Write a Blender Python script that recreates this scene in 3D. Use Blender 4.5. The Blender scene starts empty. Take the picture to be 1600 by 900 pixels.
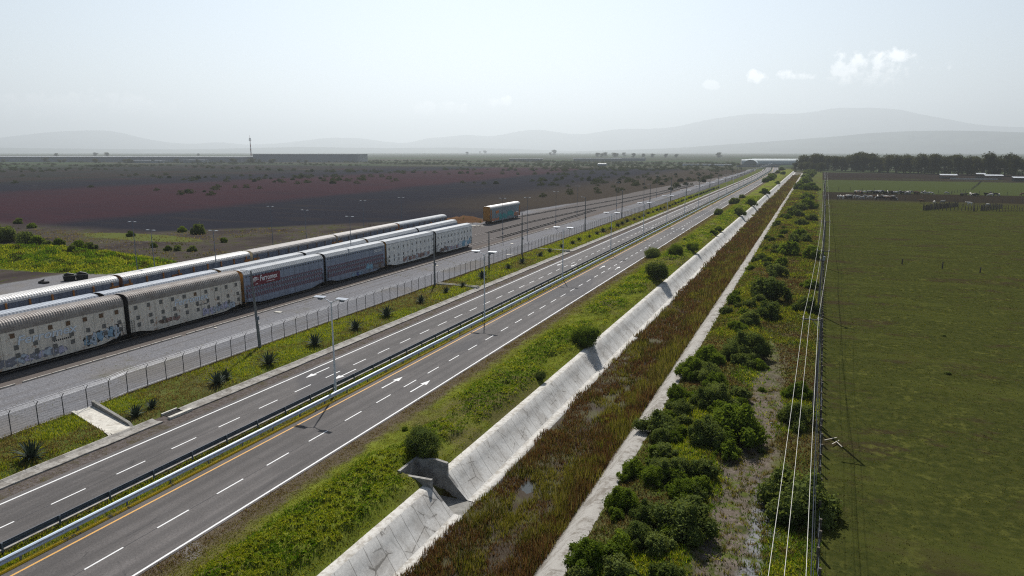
import bpy, math, random
import numpy as np
from mathutils import Vector, Matrix
R = math.radians
sc = bpy.context.scene
C = sc.collection
rng = np.random.default_rng(7)
random.seed(7)

# ------------------------------------------------------------------ camera, sky, sun, exposure
cam = bpy.data.cameras.new('camera'); cam.sensor_width = 36.0; cam.lens = 36 * 1066 / 1600
cam.clip_start = 0.5; cam.clip_end = 120000
cam_o = bpy.data.objects.new('camera', cam); C.objects.link(cam_o)
cam_o.location = (0, 0, 26); cam_o.rotation_euler = (R(90 - 11.30), 0, R(23.603)); sc.camera = cam_o
SUN = Vector((-4.1, 8.7, 10.5)).normalized()
SUN_EL = math.asin(SUN.z); SUN_AZ = math.atan2(SUN.x, SUN.y)
world = bpy.data.worlds.new('World'); sc.world = world; world.use_nodes = True
nt = world.node_tree; bg = nt.nodes['Background']
sky = nt.nodes.new('ShaderNodeTexSky'); sky.sky_type = 'NISHITA'; sky.sun_disc = False
sky.sun_elevation = SUN_EL; sky.sun_rotation = SUN_AZ
sky.altitude = 2200; sky.air_density = 1.25; sky.dust_density = 0.5; sky.ozone_density = 1.0
bg.inputs[1].default_value = 0.050
SKY_OUT = sky.outputs[0]
sun = bpy.data.lights.new('sun', 'SUN'); sun.energy = 5.0; sun.angle = R(0.55); sun.color = (1.0, 0.972, 0.93)
sun_o = bpy.data.objects.new('sun', sun); C.objects.link(sun_o)
sun_o.rotation_euler = SUN.to_track_quat('Z', 'Y').to_euler(); sun_o.location = (0, 0, 60)
sc.view_settings.view_transform = 'Standard'; sc.view_settings.look = 'None'
sc.view_settings.gamma = 1; sc.view_settings.use_curve_mapping = False
sc.view_settings.exposure = 0.59
sc.render.engine = 'CYCLES'
cy = sc.cycles
cy.use_denoising = False; cy.pixel_filter_type = 'BLACKMAN_HARRIS'; cy.filter_width = 1.15; cy.max_bounces = 5; cy.diffuse_bounces = 2; cy.glossy_bounces = 2
cy.transmission_bounces = 2; cy.transparent_max_bounces = 12; cy.volume_bounces = 0; world.cycles.sampling_method = 'NONE'
cy.caustics_reflective = False; cy.caustics_refractive = False
HAZE_DENSITY = 9.0e-5

# ------------------------------------------------------------------ numeric helpers
def _h(ix, iy, s):
    n = (ix.astype(np.int64) * 374761393 + iy.astype(np.int64) * 668265263 + s * 1442695041) & 0x7fffffff
    n = ((n ^ (n >> 13)) * 1274126177) & 0x7fffffff
    return ((n ^ (n >> 16)) & 0xffff) / 65535.0
def vnoise(x, y, s=0):
    x = np.asarray(x, float); y = np.asarray(y, float)
    ix = np.floor(x); iy = np.floor(y); fx = x - ix; fy = y - iy
    fx = fx * fx * (3 - 2 * fx); fy = fy * fy * (3 - 2 * fy)
    a = _h(ix, iy, s); b = _h(ix + 1, iy, s); c = _h(ix, iy + 1, s); d = _h(ix + 1, iy + 1, s)
    return (a * (1 - fx) + b * fx) * (1 - fy) + (c * (1 - fx) + d * fx) * fy
def fbm(x, y, s=0, o=3):
    t = 0; a = 0.5; n = 0
    for k in range(o):
        t = t + a * vnoise(x * 2 ** k, y * 2 ** k, s + k * 17); n += a; a *= 0.5
    return t / n
def sst(a, b, v):
    t = np.clip((np.asarray(v, float) - a) / (b - a), 0, 1); return t * t * (3 - 2 * t)
def dxr(Y):
    return -3 * np.clip((Y - 60) / 640., 0, 1) - 5 * np.clip((Y - 700) / 300., 0, 1) - 14 * np.clip((Y - 1000) / 300., 0, 1.5)
def warp(x, Y):   # the road bends gently left far away; everything on its side follows
    return x + dxr(np.asarray(Y, float)) * np.clip((-27 - x) / 9., 0, 1)
def lush_mask(x, Y):   # where the verge grows rank and tussocky
    return sst(.34, .56, fbm(x * .30 + 3, Y * .16, 3, 4)) * sst(-34.2, -31.6, x) * (1 - sst(-27.9, -27.0, x))
def ground_z(x, Y):
    x = np.asarray(x, float); Y = np.asarray(Y, float)
    z = np.zeros(np.broadcast(x, Y).shape)
    # verge beside the canal
    m = sst(-36.0, -34.5, x) * (1 - sst(-27.2, -26.3, x))
    z = z + m * (0.12 + 0.20 * sst(-36, -31, x) - 0.05 * sst(-30, -27, x))
    lum = np.abs(fbm(x * .8, Y * .8, 5, 3) - .5) * 2
    m2 = m * (1 - .85 * np.clip(1 - np.hypot((x + 27.5) / 2.6, (Y - 44.2) / 3.2), 0, 1) ** .5)
    lush = lush_mask(x, Y)
    tuss = 1 - np.abs(fbm(x * 1.7, Y * 1.35, 6, 2) - .5) * 4.0
    z = z + m2 * (.42 * lush + .05 * lum + (.02 + .30 * lush) * np.clip(tuss, 0, 1) ** 1.3)
    z = z - 0.22 * sst(-27.2, -26.4, x) * (1 - sst(-12.9, -12.0, x))
    # canal
    d = np.minimum(np.clip((x + 26.05) / 2.0, 0, 1), np.clip((-13.35 - x) / 2.0, 0, 1))
    z = z - 2.28 * d
    # notch of the outfall
    n = ((x > -28.7) & (x < -23.9) & (Y > 43.45) & (Y < 45.75))
    z = np.where(n, -2.35, z)
    # scrub strip
    m = sst(-12.3, -11.2, x) * (1 - sst(1.2, 2.6, x))
    z = z + m * (0.5 * sst(-12.0, -9.5, x) * (1 - sst(-6.2, -4.2, x)) + .45 * fbm(x * .35, Y * .3, 9, 3) + .22 * fbm(x * 1.2, Y * 1.2, 11, 2) - .2)
    # fence verge
    m = sst(-67.2, -65.8, x) * (1 - sst(-59.2, -58.1, x))
    z = z + m * (0.16 + .22 * fbm(x * .5, Y * .5, 21, 3))
    z = np.where((x > -67.2) & (x < -57.9) & (np.abs(Y - (43.0 + (x + 66.3) * -.26)) < 1.35), .02, z)
    # median
    m = sst(-47.3, -46.9, x) * (1 - sst(-45.2, -44.9, x))
    z = z + m * (.06 + .08 * fbm(x, Y, 31, 2))
    # field
    m = sst(-118, -170, x) * sst(120, 165, Y)
    z = z + sst(-100, -300, x) * sst(180, 400, Y) * (fbm(x * .02, Y * .02, 41, 3) - .5) * 1.2
    z = z + sst(2.5, 8, x) * (fbm(x * .09, Y * .09, 43, 3) - .5) * .30 * (1 - sst(600, 1200, Y))
    # green mound beyond the yard
    q = ((x + 176) / 44) ** 2 + ((Y - 107) / 13) ** 2
    z = z + np.clip(1 - q, 0, 1) * (.9 + 2.6 * fbm(x * .22, Y * .35, 51, 3))
    # rusty earth heap at the end of the trains
    q = ((x + 121) / 9) ** 2 + ((Y - 231) / 8) ** 2
    z = z + np.clip(1 - q, 0, 1) * (.5 + 2.6 * fbm(x * .4, Y * .4, 53, 3))
    return z - 0.03

# ------------------------------------------------------------------ mesh helpers
def raw_mesh(name, V, F, mats, parent=None, smooth=False, midx=None, col=None, fattr=None, loc=None):
    """V (n,3); F list of lists, or an (m,k) array."""
    me = bpy.data.meshes.new(name)
    V = np.asarray(V, np.float32)
    if isinstance(F, np.ndarray):
        m, k = F.shape
        me.vertices.add(len(V)); me.vertices.foreach_set('co', V.ravel())
        me.loops.add(m * k); me.loops.foreach_set('vertex_index', F.astype(np.int32).ravel())
        me.polygons.add(m); me.polygons.foreach_set('loop_start', np.arange(0, m * k, k, dtype=np.int32))
        me.polygons.foreach_set('loop_total', np.full(m, k, np.int32))
        me.update(calc_edges=True)
    else:
        me.from_pydata([tuple(v) for v in V], [], F); me.update()
    if smooth: me.polygons.foreach_set('use_smooth', [True] * len(me.polygons))
    for m_ in (mats if isinstance(mats, (list, tuple)) else [mats]): me.materials.append(m_)
    if midx is not None: me.polygons.foreach_set('material_index', np.asarray(midx, np.int32))
    if col is not None:
        a = me.color_attributes.new('Col', 'FLOAT_COLOR', 'POINT')
        a.data.foreach_set('color', np.concatenate([col, np.ones((len(col), 1))], 1).astype(np.float32).ravel())
    if fattr is not None:
        a = me.attributes.new('gx', 'FLOAT', 'POINT'); a.data.foreach_set('value', np.asarray(fattr, np.float32).ravel())
    return link(name, me, parent, loc)
def link(name, me, parent=None, loc=None):
    o = bpy.data.objects.new(name, me); C.objects.link(o)
    if parent is not None: o.parent = parent
    if loc is not None: o.location = loc
    return o
class MB:
    def __init__(s): s.v = []; s.f = []; s.mi = []
    def add(s, V, F, mi=0):
        b = len(s.v); s.v.extend([tuple(v) for v in V]); s.f.extend([[b + i for i in f] for f in F]); s.mi.extend([mi] * len(F)); return s
    def box(s, x0, x1, y0, y1, z0, z1, mi=0):
        V = [(x0,y0,z0),(x1,y0,z0),(x1,y1,z0),(x0,y1,z0),(x0,y0,z1),(x1,y0,z1),(x1,y1,z1),(x0,y1,z1)]
        return s.add(V, [[0,3,2,1],[4,5,6,7],[0,1,5,4],[1,2,6,5],[2,3,7,6],[3,0,4,7]], mi)
    def bar(s, p, q, w, h=None, mi=0, up=(0, 0, 1)):
        p = Vector(p); q = Vector(q); d = (q - p).normalized(); u = Vector(up)
        if abs(d.dot(u)) > .98: u = Vector((0, 1, 0))
        a = d.cross(u).normalized() * (w / 2); b = a.cross(d).normalized() * ((h or w) / 2)
        V = [p - a - b, p + a - b, p + a + b, p - a + b, q - a - b, q + a - b, q + a + b, q - a + b]
        return s.add(V, [[0,3,2,1],[4,5,6,7],[0,1,5,4],[1,2,6,5],[2,3,7,6],[3,0,4,7]], mi)
    def tube(s, pts, r, n=8, mi=0, cap=True):
        pts = [Vector(p) for p in pts]; rs = r if isinstance(r, (list, tuple)) else [r] * len(pts)
        V = []; F = []
        for i, p in enumerate(pts):
            d = (pts[min(i + 1, len(pts) - 1)] - pts[max(i - 1, 0)]).normalized()
            u = Vector((0, 0, 1)) if abs(d.z) < .9 else Vector((1, 0, 0))
            a = d.cross(u).normalized(); b = a.cross(d)
            for k in range(n):
                t = 2 * math.pi * k / n; V.append(p + (a * math.cos(t) + b * math.sin(t)) * rs[i])
        for i in range(len(pts) - 1):
            for k in range(n):
                F.append([i * n + k, i * n + (k + 1) % n, (i + 1) * n + (k + 1) % n, (i + 1) * n + k])
        if cap: F.append(list(range(n))[::-1]); F.append([(len(pts) - 1) * n + k for k in range(n)])
        return s.add(V, F, mi)
    def build(s, name, mats, parent=None, loc=None, smooth=False):
        return raw_mesh(name, np.array(s.v, float), s.f, mats, parent, smooth, s.mi, loc=loc)
def tag(o, label=None, cat=None, group=None, kind=None):
    if label: o['label'] = label
    if cat: o['category'] = cat
    if group: o['group'] = group
    if kind: o['kind'] = kind
    return o
def thing(name, label, cat, loc=(0, 0, 0), rz=0, group=None):
    o = bpy.data.objects.new(name, None); C.objects.link(o); o.empty_display_size = .3
    o.location = loc; o.rotation_euler = (0, 0, rz)
    return tag(o, label, cat, group)
def copy_tree(o, parent=None, label=None):
    c = o.copy(); C.objects.link(c)
    if parent is not None: c.parent = parent
    for ch in CH.get(o.name, []): copy_tree(ch, c)
    return c
CH = {}
def index_children():
    CH.clear()
    for o in bpy.data.objects:
        if o.parent: CH.setdefault(o.parent.name, []).append(o)
ORD = ['first','second','third','fourth','fifth','sixth','seventh','eighth','ninth','tenth','eleventh','twelfth','thirteenth',
       'fourteenth','fifteenth','sixteenth','seventeenth','eighteenth','nineteenth','twentieth','twenty-first','twenty-second',
       'twenty-third','twenty-fourth','twenty-fifth','twenty-sixth','twenty-seventh','twenty-eighth','twenty-ninth','thirtieth']

# ------------------------------------------------------------------ node helpers
class S:
    """a socket with arithmetic"""
    def __init__(s, nt, sock): s.nt = nt; s.s = sock
    def _op(a, op, b=None, c=None, clamp=False):
        n = a.nt.nodes.new('ShaderNodeMath'); n.operation = op; n.use_clamp = clamp
        for i, v in enumerate((a, b, c)):
            if v is None: continue
            if isinstance(v, S): a.nt.links.new(v.s, n.inputs[i])
            else: n.inputs[i].default_value = v
        return S(a.nt, n.outputs[0])
    def __add__(a, b): return a._op('ADD', b)
    def __radd__(a, b): return a._op('ADD', b)
    def __sub__(a, b): return a._op('SUBTRACT', b)
    def __mul__(a, b): return a._op('MULTIPLY', b)
    def __rmul__(a, b): return a._op('MULTIPLY', b)
    def smooth(a, lo, hi, t0=0., t1=1.):
        n = a.nt.nodes.new('ShaderNodeMapRange'); n.interpolation_type = 'SMOOTHSTEP'
        a.nt.links.new(a.s, n.inputs[0])
        for i, v in zip((1, 2, 3, 4), (lo, hi, t0, t1)):
            if isinstance(v, S): a.nt.links.new(v.s, n.inputs[i])
            else: n.inputs[i].default_value = v
        return S(a.nt, n.outputs[0])
    def frac(a): return a._op('FRACT')
    def inv(a): return a._op('MULTIPLY_ADD', -1.0, 1.0)
class Mat:
    def __init__(s, name, rough=.9, spec=.2, metal=0.):
        s.m = bpy.data.materials.new(name); s.m.use_nodes = True; s.nt = s.m.node_tree
        s.b = s.nt.nodes['Principled BSDF']; s.b.inputs['Roughness'].default_value = rough
        s.b.inputs['Specular IOR Level'].default_value = spec; s.b.inputs['Metallic'].default_value = metal
        s._p = None
    def pos(s, kind='Object'):
        n = s.nt.nodes.new('ShaderNodeTexCoord'); return n.outputs[kind]
    def geo(s):
        n = s.nt.nodes.new('ShaderNodeNewGeometry'); return n.outputs['Position']
    def xyz(s, vec):
        n = s.nt.nodes.new('ShaderNodeSeparateXYZ'); s.nt.links.new(vec, n.inputs[0]); return [S(s.nt, o) for o in n.outputs]
    def comb(s, x, y, z):
        n = s.nt.nodes.new('ShaderNodeCombineXYZ')
        for i, v in enumerate((x, y, z)):
            if isinstance(v, S): s.nt.links.new(v.s, n.inputs[i])
            else: n.inputs[i].default_value = v
        return n.outputs[0]
    def noise(s, vec, scale, detail=3, rough=.55, dist=0):
        n = s.nt.nodes.new('ShaderNodeTexNoise'); s.nt.links.new(vec, n.inputs['Vector'])
        n.inputs['Scale'].default_value = scale; n.inputs['Detail'].default_value = detail
        n.inputs['Roughness'].default_value = rough; n.inputs['Distortion'].default_value = dist
        return S(s.nt, n.outputs['Fac'])
    def voronoi(s, vec, scale, feature='F1', out='Distance'):
        n = s.nt.nodes.new('ShaderNodeTexVoronoi'); s.nt.links.new(vec, n.inputs['Vector']); n.feature = feature
        n.inputs['Scale'].default_value = scale; return S(s.nt, n.outputs[out])
    def scaled(s, vec, k):
        n = s.nt.nodes.new('ShaderNodeMapping'); s.nt.links.new(vec, n.inputs[0]); n.inputs['Scale'].default_value = k; return n.outputs[0]
    def mix(s, a, b, f):
        n = s.nt.nodes.new('ShaderNodeMix'); n.data_type = 'RGBA'
        for i, v in ((0, f), (6, a), (7, b)):
            if isinstance(v, S): s.nt.links.new(v.s, n.inputs[i])
            elif isinstance(v, (tuple, list)): n.inputs[i].default_value = (*v[:3], 1)
            else: n.inputs[i].default_value = v
        return S(s.nt, n.outputs[2])
    def scale_col(s, c, f):
        n = s.nt.nodes.new('ShaderNodeVectorMath'); n.operation = 'SCALE'
        if isinstance(c, S): s.nt.links.new(c.s, n.inputs[0])
        else: n.inputs[0].default_value = c[:3]
        if isinstance(f, S): s.nt.links.new(f.s, n.inputs[3])
        else: n.inputs[3].default_value = f
        return S(s.nt, n.outputs[0])
    def color(s, c):
        if isinstance(c, S): s.nt.links.new(c.s, s.b.inputs['Base Color'])
        else: s.b.inputs['Base Color'].default_value = (*c, 1)
        return s
    def rough(s, c): s.nt.links.new(c.s, s.b.inputs['Roughness']); return s
    def bump(s, h, strength=.5, dist=.05):
        n = s.nt.nodes.new('ShaderNodeBump'); n.inputs['Strength'].default_value = strength; n.inputs['Distance'].default_value = dist
        s.nt.links.new(h.s, n.inputs['Height']); s.nt.links.new(n.outputs[0], s.b.inputs['Normal']); return s
    def attr(s, name, out='Fac'):
        n = s.nt.nodes.new('ShaderNodeAttribute'); n.attribute_name = name; return S(s.nt, n.outputs[out])
    def rand(s):
        n = s.nt.nodes.new('ShaderNodeObjectInfo'); return S(s.nt, n.outputs['Random'])

def plain(name, col, rough=.8, spec=.3, metal=0., var=.25, scale=1.5, dirt=None, dscale=.5):
    m = Mat(name, rough, spec, metal); p = m.pos()
    n = m.noise(p, scale, 5, .65)
    c = m.scale_col(col, n.smooth(.25, .75, 1 - var, 1 + var))
    if dirt: c = m.mix(c, dirt, m.noise(p, dscale, 6, .7, .6).smooth(.5, .66))
    m.color(c); return m.m
def leaf_mat(name, c0, c1, trans=.35, attr=False):
    m = bpy.data.materials.new(name); m.use_nodes = True; nt = m.node_tree; nt.nodes.clear()
    out = nt.nodes.new('ShaderNodeOutputMaterial'); d = nt.nodes.new('ShaderNodeBsdfDiffuse'); t = nt.nodes.new('ShaderNodeBsdfTranslucent')
    mx = nt.nodes.new('ShaderNodeMixShader'); mx.inputs[0].default_value = trans
    nt.links.new(d.outputs[0], mx.inputs[1]); nt.links.new(t.outputs[0], mx.inputs[2]); nt.links.new(mx.outputs[0], out.inputs[0])
    if attr:
        a = nt.nodes.new('ShaderNodeAttribute'); a.attribute_name = 'Col'; col = a.outputs['Color']
    else:
        a = nt.nodes.new('ShaderNodeAttribute'); a.attribute_name = 'Col'
        oi = nt.nodes.new('ShaderNodeObjectInfo')
        ad = nt.nodes.new('ShaderNodeMath'); ad.operation = 'MULTIPLY_ADD'; nt.links.new(oi.outputs['Random'], ad.inputs[0]); ad.inputs[1].default_value = .6
        nt.links.new(a.outputs['Fac'], ad.inputs[2])
        sb = nt.nodes.new('ShaderNodeMath'); sb.operation = 'SUBTRACT'; sb.use_clamp = True; nt.links.new(ad.outputs[0], sb.inputs[0]); sb.inputs[1].default_value = .3
        cm = nt.nodes.new('ShaderNodeMix'); cm.data_type = 'RGBA'; cm.inputs[6].default_value = (*c0, 1); cm.inputs[7].default_value = (*c1, 1)
        nt.links.new(sb.outputs[0], cm.inputs[0]); col = cm.outputs[2]
    nt.links.new(col, d.inputs[0])
    g = nt.nodes.new('ShaderNodeMix'); g.data_type = 'RGBA'; g.blend_type = 'MULTIPLY'; g.inputs[0].default_value = 1
    g.inputs[7].default_value = (1.25, 1.2, .6, 1); nt.links.new(col, g.inputs[6]); nt.links.new(g.outputs[2], t.inputs[0])
    return m

# ------------------------------------------------------------------ clouds in the sky
def build_sky():
    tc = nt.nodes.new('ShaderNodeTexCoord')
    def dirn(px, py):
        u = px - 800; v = py - 450; p = R(11.3); F = 1066
        a = u; b = F * math.cos(p) - v * math.sin(p); dn = F * math.sin(p) + v * math.cos(p); y = R(23.603)
        return Vector((a * math.cos(y) - b * math.sin(y), a * math.sin(y) + b * math.cos(y), -dn)).normalized()
    class M2(Mat):
        def __init__(s): s.nt = nt
    m = M2(); vec = tc.outputs['Generated']
    wob = m.noise(vec, 22, 5, .6); fine = m.noise(vec, 60, 4, .6)
    total = None
    # (centre px, centre py, half width, half height, strength)
    for px, py, hw, hh, st in ((1362, 104, 72, 24, .8), (1398, 90, 34, 12, .9), (1320, 108, 30, 15, .7), (1180, 120, 19, 11, .9), (1248, 118, 28, 8, .85), (1113, 133, 14, 7, .5),
                               (782, 158, 26, 10, .8), (688, 170, 44, 12, .7), (130, 166, 150, 20, .6), (220, 174, 60, 14, .55)):
        d = dirn(px, py); az = dirn(px + 10, py) - d; az.normalize(); up = d.cross(az); up = up if up.z > 0 else -up
        def dot(v):
            n = nt.nodes.new('ShaderNodeVectorMath'); n.operation = 'DOT_PRODUCT'; nt.links.new(vec, n.inputs[0]); n.inputs[1].default_value = v; return S(nt, n.outputs['Value'])
        ax = dot(az) * (1087. / hw); ay = (dot(up) + (-float(d.dot(up)))) * (1087. / hh)
        ax = ax + (-float(d.dot(az)) * 1087. / hw)
        r = (ax * ax) + (ay * ay)
        k = (r + (wob * 4.2) + (fine * 2.6) + (-3.35)).smooth(1.0, .1) * st
        fr = dot(d).smooth(.9, .95); k = k * fr
        total = k if total is None else total._op('MAXIMUM', k)
    mix = m.mix(S(nt, SKY_OUT), (30, 29.5, 29), total)
    nt.links.new(mix.s, bg.inputs[0])
build_sky()

# ------------------------------------------------------------------ ground
def build_ground():
    m = Mat('ground', 1.0, .0); P = m.geo(); X0, Y, Z = m.xyz(P); X = m.attr('gx')
    n1 = m.noise(P, .06, 5, .6); n2 = m.noise(P, .5, 4, .6); n3 = m.noise(P, 3.0, 4, .7); n4 = m.noise(P, .012, 5, .6)
    st = m.noise(m.scaled(P, (.03, .16, 1)), 1.0, 5, .6)          # streaks
    stf = m.noise(m.scaled(P, (.0012, .006, 1)), 1.0, 4, .6)      # far bands
    fine = m.noise(P, 9, 3, .8)
    w1 = (n1 - .5) * 2.0; w2 = (n2 - .5) * 2.0; w4 = (n4 - .5) * 2
    # pasture
    b1 = m.noise(P, .30, 5, .7); b2 = m.noise(m.scaled(P, (.07, .12, 1)), 1., 6, .72); b3 = m.noise(P, 1.3, 4, .7)
    past = m.mix((.032, .038, .010), (.052, .055, .014), b3.smooth(.35, .65))
    past = m.mix(past, (.040, .031, .016), b2.smooth(.53, .62) * .9)
    past = m.mix(past, (.090, .092, .022), (b1 * .6 + b3 * .4).smooth(.52, .64) * .75)
    past = m.mix(past, (.060, .066, .015), st.smooth(.52, .64) * .5)
    past = m.mix(past, (.024, .021, .013), (b1 * .7 + n3 * .3).smooth(.60, .72) * .4)
    yy = Y + w1 * 7
    lane = yy.smooth(418, 428) * yy.smooth(505, 492)
    past = m.mix(past, (0.051, 0.063, 0.021), yy.smooth(490, 505))
    past = m.mix(past, (0.042, 0.036, 0.021), (yy + w2 * 10).smooth(395, 425) * .7 * yy.smooth(500, 480))
    past = m.mix(past, (0.023, 0.018, 0.014), lane * .9)
    past = m.mix(past, (0.027, 0.020, 0.017), yy.smooth(700, 730) * (n2 + st).smooth(.75, 1.0) )
    past = m.mix(past, (0.024, 0.018, 0.016), yy.smooth(770, 800) * .85)
    past = m.mix(past, (0.045, 0.057, 0.027), yy.smooth(940, 1000))
    # scrub strip
    scr = m.mix((.055, .065, .018), (.095, .110, .026), n2.smooth(.35, .65))
    scr = m.mix(scr, (.080, .062, .036), n1.smooth(.46, .62) * .7)
    tx = X + w2 * 1.3 + w1 * 1.5
    trk = tx.smooth(-5.9, -4.6) * tx.smooth(-.2, -1.6) * (Y + w1 * 22).smooth(112, 66)
    trk = m.noise(P, .9, 5, .7).smooth(.36, .52) * trk
    dirt = m.mix((.105, .084, .066), (.175, .145, .118), n3.smooth(.35, .7))
    dirt = m.mix(dirt, (.09, .07, .05), fine.smooth(.55, .72) * .6)
    stones = (X + w2).smooth(-2.6, -1.8) * (X + w2).smooth(.4, -.4) * (Y + w1 * 6).smooth(57, 48)
    dirt = m.mix(dirt, m.mix((.09, .085, .085), (.20, .20, .205), m.voronoi(P, 4.5).smooth(.1, .6)), stones)
    scr = m.mix(scr, dirt, trk)
    # verge beside canal
    vg = m.mix((.100, .120, .018), (.150, .170, .026), n2.smooth(.35, .62))
    vg = m.mix(vg, (.115, .095, .045), n1.smooth(.48, .60) * .75)
    vg = m.mix(vg, (.105, .083, .058), (X + w2 * 1.6 + w1 * 1.0).smooth(-33.9, -35.6))
    vg = m.mix(vg, (.17, .15, .135), (n1 * .5 + n2 * .5).smooth(.58, .64) * X.smooth(-34.2, -34.8))
    # gravel yard
    gr = m.mix((.15, .148, .155), (.225, .222, .232), n3.smooth(.3, .7))
    gr = m.mix(gr, (.09, .09, .095), fine.smooth(.52, .64) * .85)
    gr = m.mix(gr, (.30, .295, .30), fine.smooth(.46, .34) * .8)
    gr = m.mix(gr, (.17, .150, .125), n1.smooth(.5, .68) * .55)
    tracks = m.noise(m.scaled(P, (1.1, .02, 1)), 1.0, 4, .6)
    gr = m.mix(gr, (.125, .115, .11), tracks.smooth(.5, .66) * .45)
    weeds = (n2 * n1).smooth(.30, .40) * (X + w1 * 3).smooth(-80, -77) * (X + w1 * 3).smooth(-70, -73)
    gr = m.mix(gr, (.075, .075, .03), weeds * (fine.smooth(.45, .6)) * .8)
    brown = (X + w2 * .4).smooth(-84.8, -84.2) * (X + w2 * .1).smooth(-81.0, -81.5)
    gr = m.mix(gr, (.125, .105, .092), brown * .9)
    beds = (X + w2 * 1.2).smooth(-112, -107) * (X + w2 * .6).smooth(-84.1, -84.9)
    gr = m.mix(gr, m.mix((.10, .090, .085), (.155, .140, .132), n3.smooth(.3, .7)), beds)
    # the rough ground between yard and field
    mx = m.mix((0.046, 0.038, 0.035), (0.081, 0.067, 0.060), n1.smooth(.35, .65))
    mx = m.mix(mx, (0.053, 0.059, 0.016), (n2 * .5 + n1 * .5).smooth(.5, .58) * .8)
    mx = m.mix(mx, (0.124, 0.108, 0.096), (n4 * .4 + n2 * .6).smooth(.60, .66) * .8)
    # dark field with red growth
    df = m.mix((0.018, 0.018, 0.024), (0.029, 0.029, 0.037), n3.smooth(.3, .7))
    df = m.mix(df, (0.038, 0.032, 0.031), m.noise(m.scaled(P, (.02, .09, 1)), 1., 5, .6).smooth(.52, .7) * .6)
    red = m.mix((0.038, 0.020, 0.025), (0.053, 0.029, 0.035), n3.smooth(.3, .7))
    red = m.mix(red, (0.037, 0.038, 0.017), n2.smooth(.62, .75) * .4)
    xr = X + w4 * 26 + w1 * 6
    rm = (xr - (Y * -.06)).smooth(-232, -262) * (xr).smooth(-520, -455)
    rm2 = (xr).smooth(-560, -640) * (stf + n4).smooth(.90, 1.12) * .7
    df = m.mix(df, red, rm._op('MAXIMUM', rm2) * (n4 * .8 + st * .8).smooth(.45, .95, .45, .95))
    nr = (X + w1 * 10).smooth(-205, -135) * (Y + w1 * 30).smooth(230, 330)
    df = m.mix(df, m.mix((0.043, 0.034, 0.029), (0.065, 0.053, 0.037), n2.smooth(.3, .7)), nr * .85)
    df = m.mix(df, (0.032, 0.035, 0.025), (X + w4 * 40).smooth(-560, -700) * .45)
    pale = m.noise(m.scaled(P, (.012, .05, 1)), 1., 3, .5).smooth(.72, .76)
    df = m.mix(df, (0.174, 0.155, 0.136), pale * .8)
    # far plain
    far = m.mix((0.043, 0.053, 0.034), (0.072, 0.068, 0.051), stf.smooth(.35, .65))
    far = m.mix(far, (0.047, 0.072, 0.034), m.noise(m.scaled(P, (.0009, .0035, 1)), 1., 3, .5).smooth(.5, .6) * .8)
    # assemble
    left = m.mix(mx, df, (Y + w1 * 8 + (X + 200)._op('MAXIMUM', 0.0) * -1.1).smooth(150, 164))
    bnd = Y.smooth(98, 120, -147, -117) + Y.smooth(260, 420, 0, 12) + Y.smooth(420, 900, 0, 26)
    left = m.mix(left, gr, ((X + w2 * 1.5 + w1 * 3) - bnd).smooth(-1.2, 1.2))
    md = ((X + 176) * (1 / 46.)); my = ((Y + -107) * (1 / 14.)); q = md * md + my * my + w2 * .25
    left = m.mix(left, m.mix((.085, .115, .016), (.135, .165, .026), n2.smooth(.35, .65)), q.smooth(1.15, .95))
    g2 = ((X + 190) * (1 / 26.)); g3 = ((Y + -147) * (1 / 7.)); left = m.mix(left, (.10, .115, .03), (g2 * g2 + g3 * g3 + w2 * .9).smooth(1.1, .7) * .85)
    q = ((X + 121) * (1 / 9.5)); r = ((Y + -231) * (1 / 8.5)); left = m.mix(left, m.mix((.085, .045, .025), (.15, .085, .045), n2), (q * q + r * r + w2 * .5).smooth(1.1, .8))
    fv = m.mix((.060, .078, .018), (.10, .120, .026), n2.smooth(.38, .62))
    fv = m.mix(fv, (.10, .085, .045), n1.smooth(.45, .6) * .7)
    fv = m.mix(fv, (.055, .045, .033), (X + w2 * .5).smooth(-65.9, -66.6))
    sh = m.mix((.085, .070, .062), (.15, .13, .12), n3.smooth(.35, .7))
    sh = m.mix(sh, (.075, .066, .035), n2.smooth(.5, .65) * .6)
    c = m.mix(left, fv, (X + w2 * .3).smooth(-67.2, -66.9))
    c = m.mix(c, sh, (X + w2 * .12).smooth(-58.1, -57.9))
    c = m.mix(c, fv, X.smooth(-47.6, -47.5) * X.smooth(-44.6, -44.7))
    c = m.mix(c, vg, X.smooth(-37.4, -37.2))
    bot = m.mix((.05, .032, .018), (.07, .065, .02), n2.smooth(.4, .6))
    c = m.mix(c, bot, X.smooth(-26.4, -26.2))
    c = m.mix(c, scr, X.smooth(-13.0, -12.8))
    ex = Y * .008 + 2.0
    c = m.mix(c, past, ((X + w2 * .35) - ex).smooth(-.3, .3))
    c = m.mix(c, far, (Y + w4 * 90).smooth(1020, 1180))
    farl = (X + w4 * 150).smooth(-1000, -1500)
    c = m.mix(c, far, farl * .9)
    c = m.scale_col(c, .86); m.color(c); m.bump(n3 * .6 + fine * .5 + n2, .6, .10)
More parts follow.
